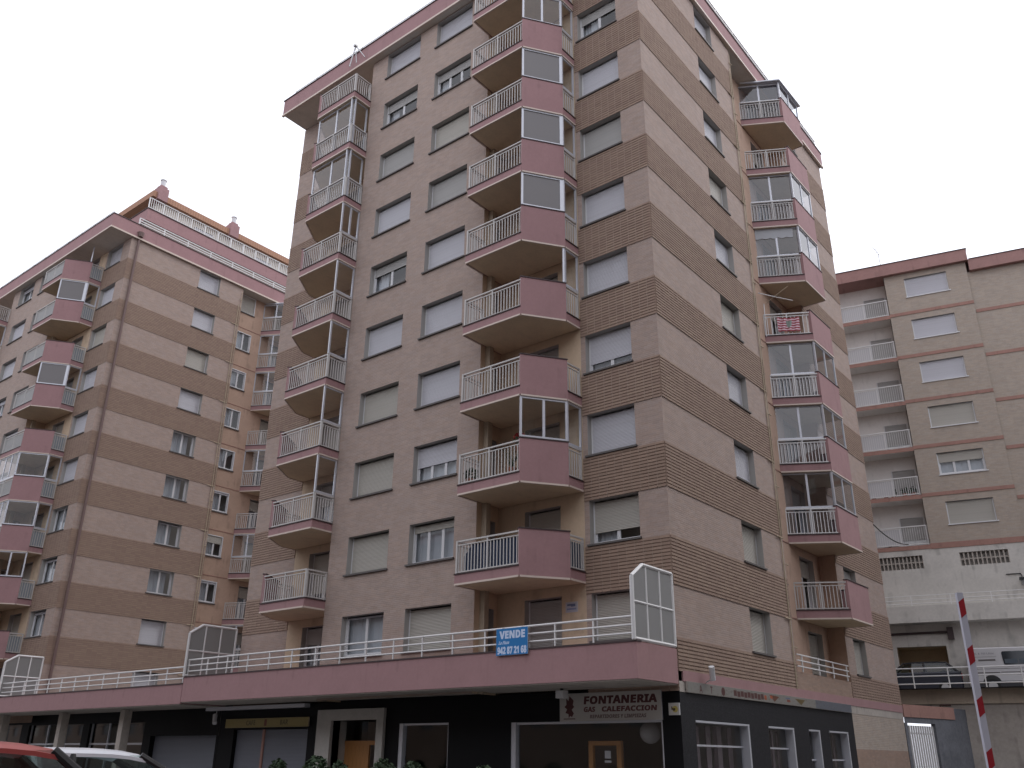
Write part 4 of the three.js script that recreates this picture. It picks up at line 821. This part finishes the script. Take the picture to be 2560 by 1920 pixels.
{
  const T = thing('roof_hoist', 'thin grey tripod hoist hooked over the roof edge above the top balcony', 'hoist');
  const A = [-14.2, 32.6, 1.6]; B().tube(A, [-14.5, 31.5, 1.6], 0.03).tube(A, [-14.05, 31.5, 1.58], 0.018).tube(A, [-13.5, 31.55, 1.55], 0.018).tube(A, [-14.2, 32.4, 1.0], 0.03).build('leg', M.metal, T);
  B().box(-14.28, -14.12, 32.55, 32.66, 1.52, 1.68).build('head', M.metal, T);
}
{
  const p = [], a = [0.02, 11.6, -19.1], b = FB.P(-2.2, 12.7, 0.05); for (let i = 0; i <= 12; i++) { const t = i / 12; p.push([a[0] + (b[0] - a[0]) * t, a[1] + (b[1] - a[1]) * t - 0.25 * 4 * t * (1 - t), a[2] + (b[2] - a[2]) * t]); }
  tag(B().path(p, 0.028, 6).build('overhead_cable', M.black), 'black cable sagging from the tower side to the grey-beige block', 'cable');
}
{
  const f = frame(-6.2, 1.96, 1, 0), b = B(), n = 20; // dark blue cloth behind the lowest centre balcony rail, knotted at one end
  for (let i = 0; i < n; i++) { const u = 0.2 + i * 2.15 / n, e = u + 2.15 / n, w = (q) => 0.012 * Math.sin(q * 14), yt = (q) => 7.62 - (q < 0.5 ? 0.5 - q : 0) * 1.1; b.quad(f.P(u, 6.8, w(u)), f.P(e, 6.8, w(e)), f.P(e, yt(e), w(e)), f.P(u, yt(u), w(u))); }
  const m = std({ color: lin(0.018, 0.03, 0.07), roughness: 0.8, side: THREE.DoubleSide }); tag(b.build('windbreak_cloth', m), 'dark blue cloth stretched behind the long railing of the lowest chamfered balcony', 'cloth');
  tag(B().fbox(frame(-2.99, 0.74, 0.0, -1), 0.02, 0.68, 6.8, 7.6, -0.006, 0).build('windbreak_cloth', m), 'dark blue cloth behind the short side railing beside the banded wall', 'cloth');
}
const leafM = [std({ color: lin(0.035, 0.06, 0.028) }), std({ color: lin(0.045, 0.07, 0.035) }), std({ color: lin(0.3, 0.03, 0.03) })];
function leaves(cx, cy, cz, rx, ry, rz, n, size) {
  const b = B(); for (let i = 0; i < n; i++) {
    const t = rnd() * 6.283, z = rnd() * 2 - 1, r = 0.55 + 0.45 * Math.sqrt(rnd()), q = Math.sqrt(1 - z * z), x = cx + Math.cos(t) * q * rx * r, y = cy + z * ry * r, w = cz + Math.sin(t) * q * rz * r, a = rnd() * 6.283, s = size * (0.6 + 0.8 * rnd()), u = [Math.cos(a) * s, (rnd() - 0.5) * s, Math.sin(a) * s], v = [-Math.sin(a) * s * 0.4, s * (0.3 + 0.4 * rnd()), Math.cos(a) * s * 0.4];
    b.quad(V(x - u[0], y - u[1], w - u[2]), V(x + v[0], y - v[1], w + v[2]), V(x + u[0], y + u[1], w + u[2]), V(x - v[0], y + v[1], w - v[2]));
  } return b;
}
function pot(T, x, y, z, r, h) { B().tube([x, y, z], [x, y + h, z], r * 0.7, 12, r).build('pot', M.potM = M.potM || std({ color: lin(0.3, 0.11, 0.07) }), T); }
{
  const y = sof(1) + 0.3;
  let T = thing('potted_plant', 'spiky dark green plant in a clay pot behind the balcony railing', 'plant', [-4.35, y, 1.75]); pot(T, 0, 0, 0, 0.16, 0.28);
  const sp = B(); for (let i = 0; i < 14; i++) { const a = i * 2.4, l = 0.5 + 0.35 * rnd(); sp.tube([0, 0.26, 0], [Math.cos(a) * l * 0.45, 0.26 + l, Math.sin(a) * l * 0.45], 0.022, 4, 0.003); } sp.build('leaves', leafM[0], T);
  T = thing('potted_plant', 'red flowering plant on a tall stand behind the balcony railing', 'plant', [-4.2, y, 1.55]); pot(T, 0, 0.85, 0, 0.13, 0.2); B().tube([0, 0, 0], [0, 0.86, 0], 0.025).build('stand', M.metal, T); leaves(0, 1.2, 0, 0.2, 0.14, 0.2, 80, 0.05).build('leaves', leafM[1], T); leaves(0, 1.32, 0, 0.22, 0.12, 0.2, 70, 0.045).build('flowers', leafM[2], T);
  T = thing('potted_plant', 'low bushy plant at the open end of the balcony railing', 'plant', [-6.0, y, 1.75]); pot(T, 0, 0, 0, 0.16, 0.22); leaves(0, 0.4, 0, 0.25, 0.2, 0.2, 120, 0.05).build('leaves', leafM[0], T);
}
for (const [u, k] of [[-3.6, 0], [-2.95, 1], [-2.55, 2], [-1.95, 3], [-1.5, 4]]) {
  const lbl = 'dark potted plant in the row along a railing of the grey-beige block', p = FB.P(u, 26.67 - 11.2 - 0.06, -0.3), T = thing('potted_plant', lbl, 'plant', p, 0, 'plants on the grey-beige block balcony'); pot(T, 0, 0, 0, 0.14, 0.22); leaves(0, 0.38, 0, 0.2, 0.22, 0.16, 90, 0.06).build('leaves', leafM[0], T);
}
{
  const T = thing('air_conditioner', 'grey outdoor air conditioner on the lowest balcony of the grey-beige block', 'air conditioner'), f = FB, y = 26.67 - 14.06;
  B().fbox(f, -3.45, -2.7, y, y + 0.55, -0.5, -0.2).build('casing', M.white, T); B().tube(f.P(-3.15, y + 0.28, -0.2), f.P(-3.15, y + 0.28, -0.185), 0.22, 18).build('fan_grille', M.dark, T);
}
{
  const T = thing('wall_lantern', 'black bracket lantern on the pale base wall of the grey-beige block', 'lamp'), f = FB;
  B().path([f.P(2.2, 10.75, 0.04), f.P(2.88, 10.75, 0.04), f.P(2.9, 10.55, 0.3)], 0.025).build('bracket', M.black, T);
  B().fbox(f, 2.75, 3.05, 10.38, 10.5, 0.15, 0.45).build('hood', M.black, T); B().fbox(f, 2.8, 3.0, 10.1, 10.38, 0.2, 0.4).build('lantern_glass', M.frost, T);
}
{
  const T = thing('floodlight', 'small white floodlight mounted over the weathered side signboard', 'lamp');
  B().tube([0.05, 3.62, -1.45], [0.28, 3.72, -1.45], 0.02).build('arm', M.metal, T); B().tube([0.24, 3.68, -1.5], [0.3, 4.02, -1.34], 0.08, 10).build('housing', M.white, T);
}
{
  const T = thing('canopy_lamp', 'square white lamp hanging from the canopy beside the plumbing sign', 'lamp');
  B().tube([-3.37, 3.462, 0.62], [-3.37, 3.4, 0.62], 0.05, 10).build('mount', M.black, T); B().box(-3.5, -3.24, 3.2, 3.4, 0.5, 0.74).build('shade', M.white, T);
}
{
  const T = thing('canopy_lamp', 'pale tilted spotlight beside the yellow signboard', 'lamp');
  B().tube([-20.45, 3.4, 0.2], [-20.42, 3.08, 0.2], 0.02).build('arm', M.metal, T); B().tube([-20.5, 3.12, 0.2], [-20.3, 2.8, 0.32], 0.09, 10).build('housing', M.white, T);
}
{
  const g = new THREE.SphereGeometry(0.29, 24, 16); g.scale(1, 1, 1); const T = thing('paper_lantern', 'round white paper lantern hanging inside the dark shop window', 'lamp', [-1.53, 2.33, -1]); mesh('shade', g, std({ color: lin(0.4, 0.38, 0.37) }), T); B().tube([0, 0.28, 0], [0, 1.04, 0], 0.008, 5).build('cord', M.black, T);
}
for (const [x, z, h, r] of [[-4.2, 3.0, 1.2, 0.4], [-6.6, 3.1, 1.26, 0.4], [-8.0, 2.9, 1.32, 0.45], [-9.6, 3.1, 1.28, 0.35], [-10.9, 2.9, 1.38, 0.5], [-12.6, 3.0, 1.28, 0.4]]) {
  const T = thing('planter_shrub', 'leafy green shrub in the row before the black stone shopfront', 'shrub', [x, GY + 0.13, z], 0, 'shrubs before the shopfront');
  B().box(-0.3, 0.3, 0, 0.45, -0.3, 0.3).build('planter', M.concrete, T); B().tube([0, 0.4, 0], [0.05, h - 0.5, 0], 0.03).build('trunk', M.wood, T);
  leaves(0, h - 0.55, 0, r, 0.55, r * 0.8, 700, 0.06).build('foliage', leafM[x < -9 ? 0 : 1], T);
}

renderer.render(scene, camera);
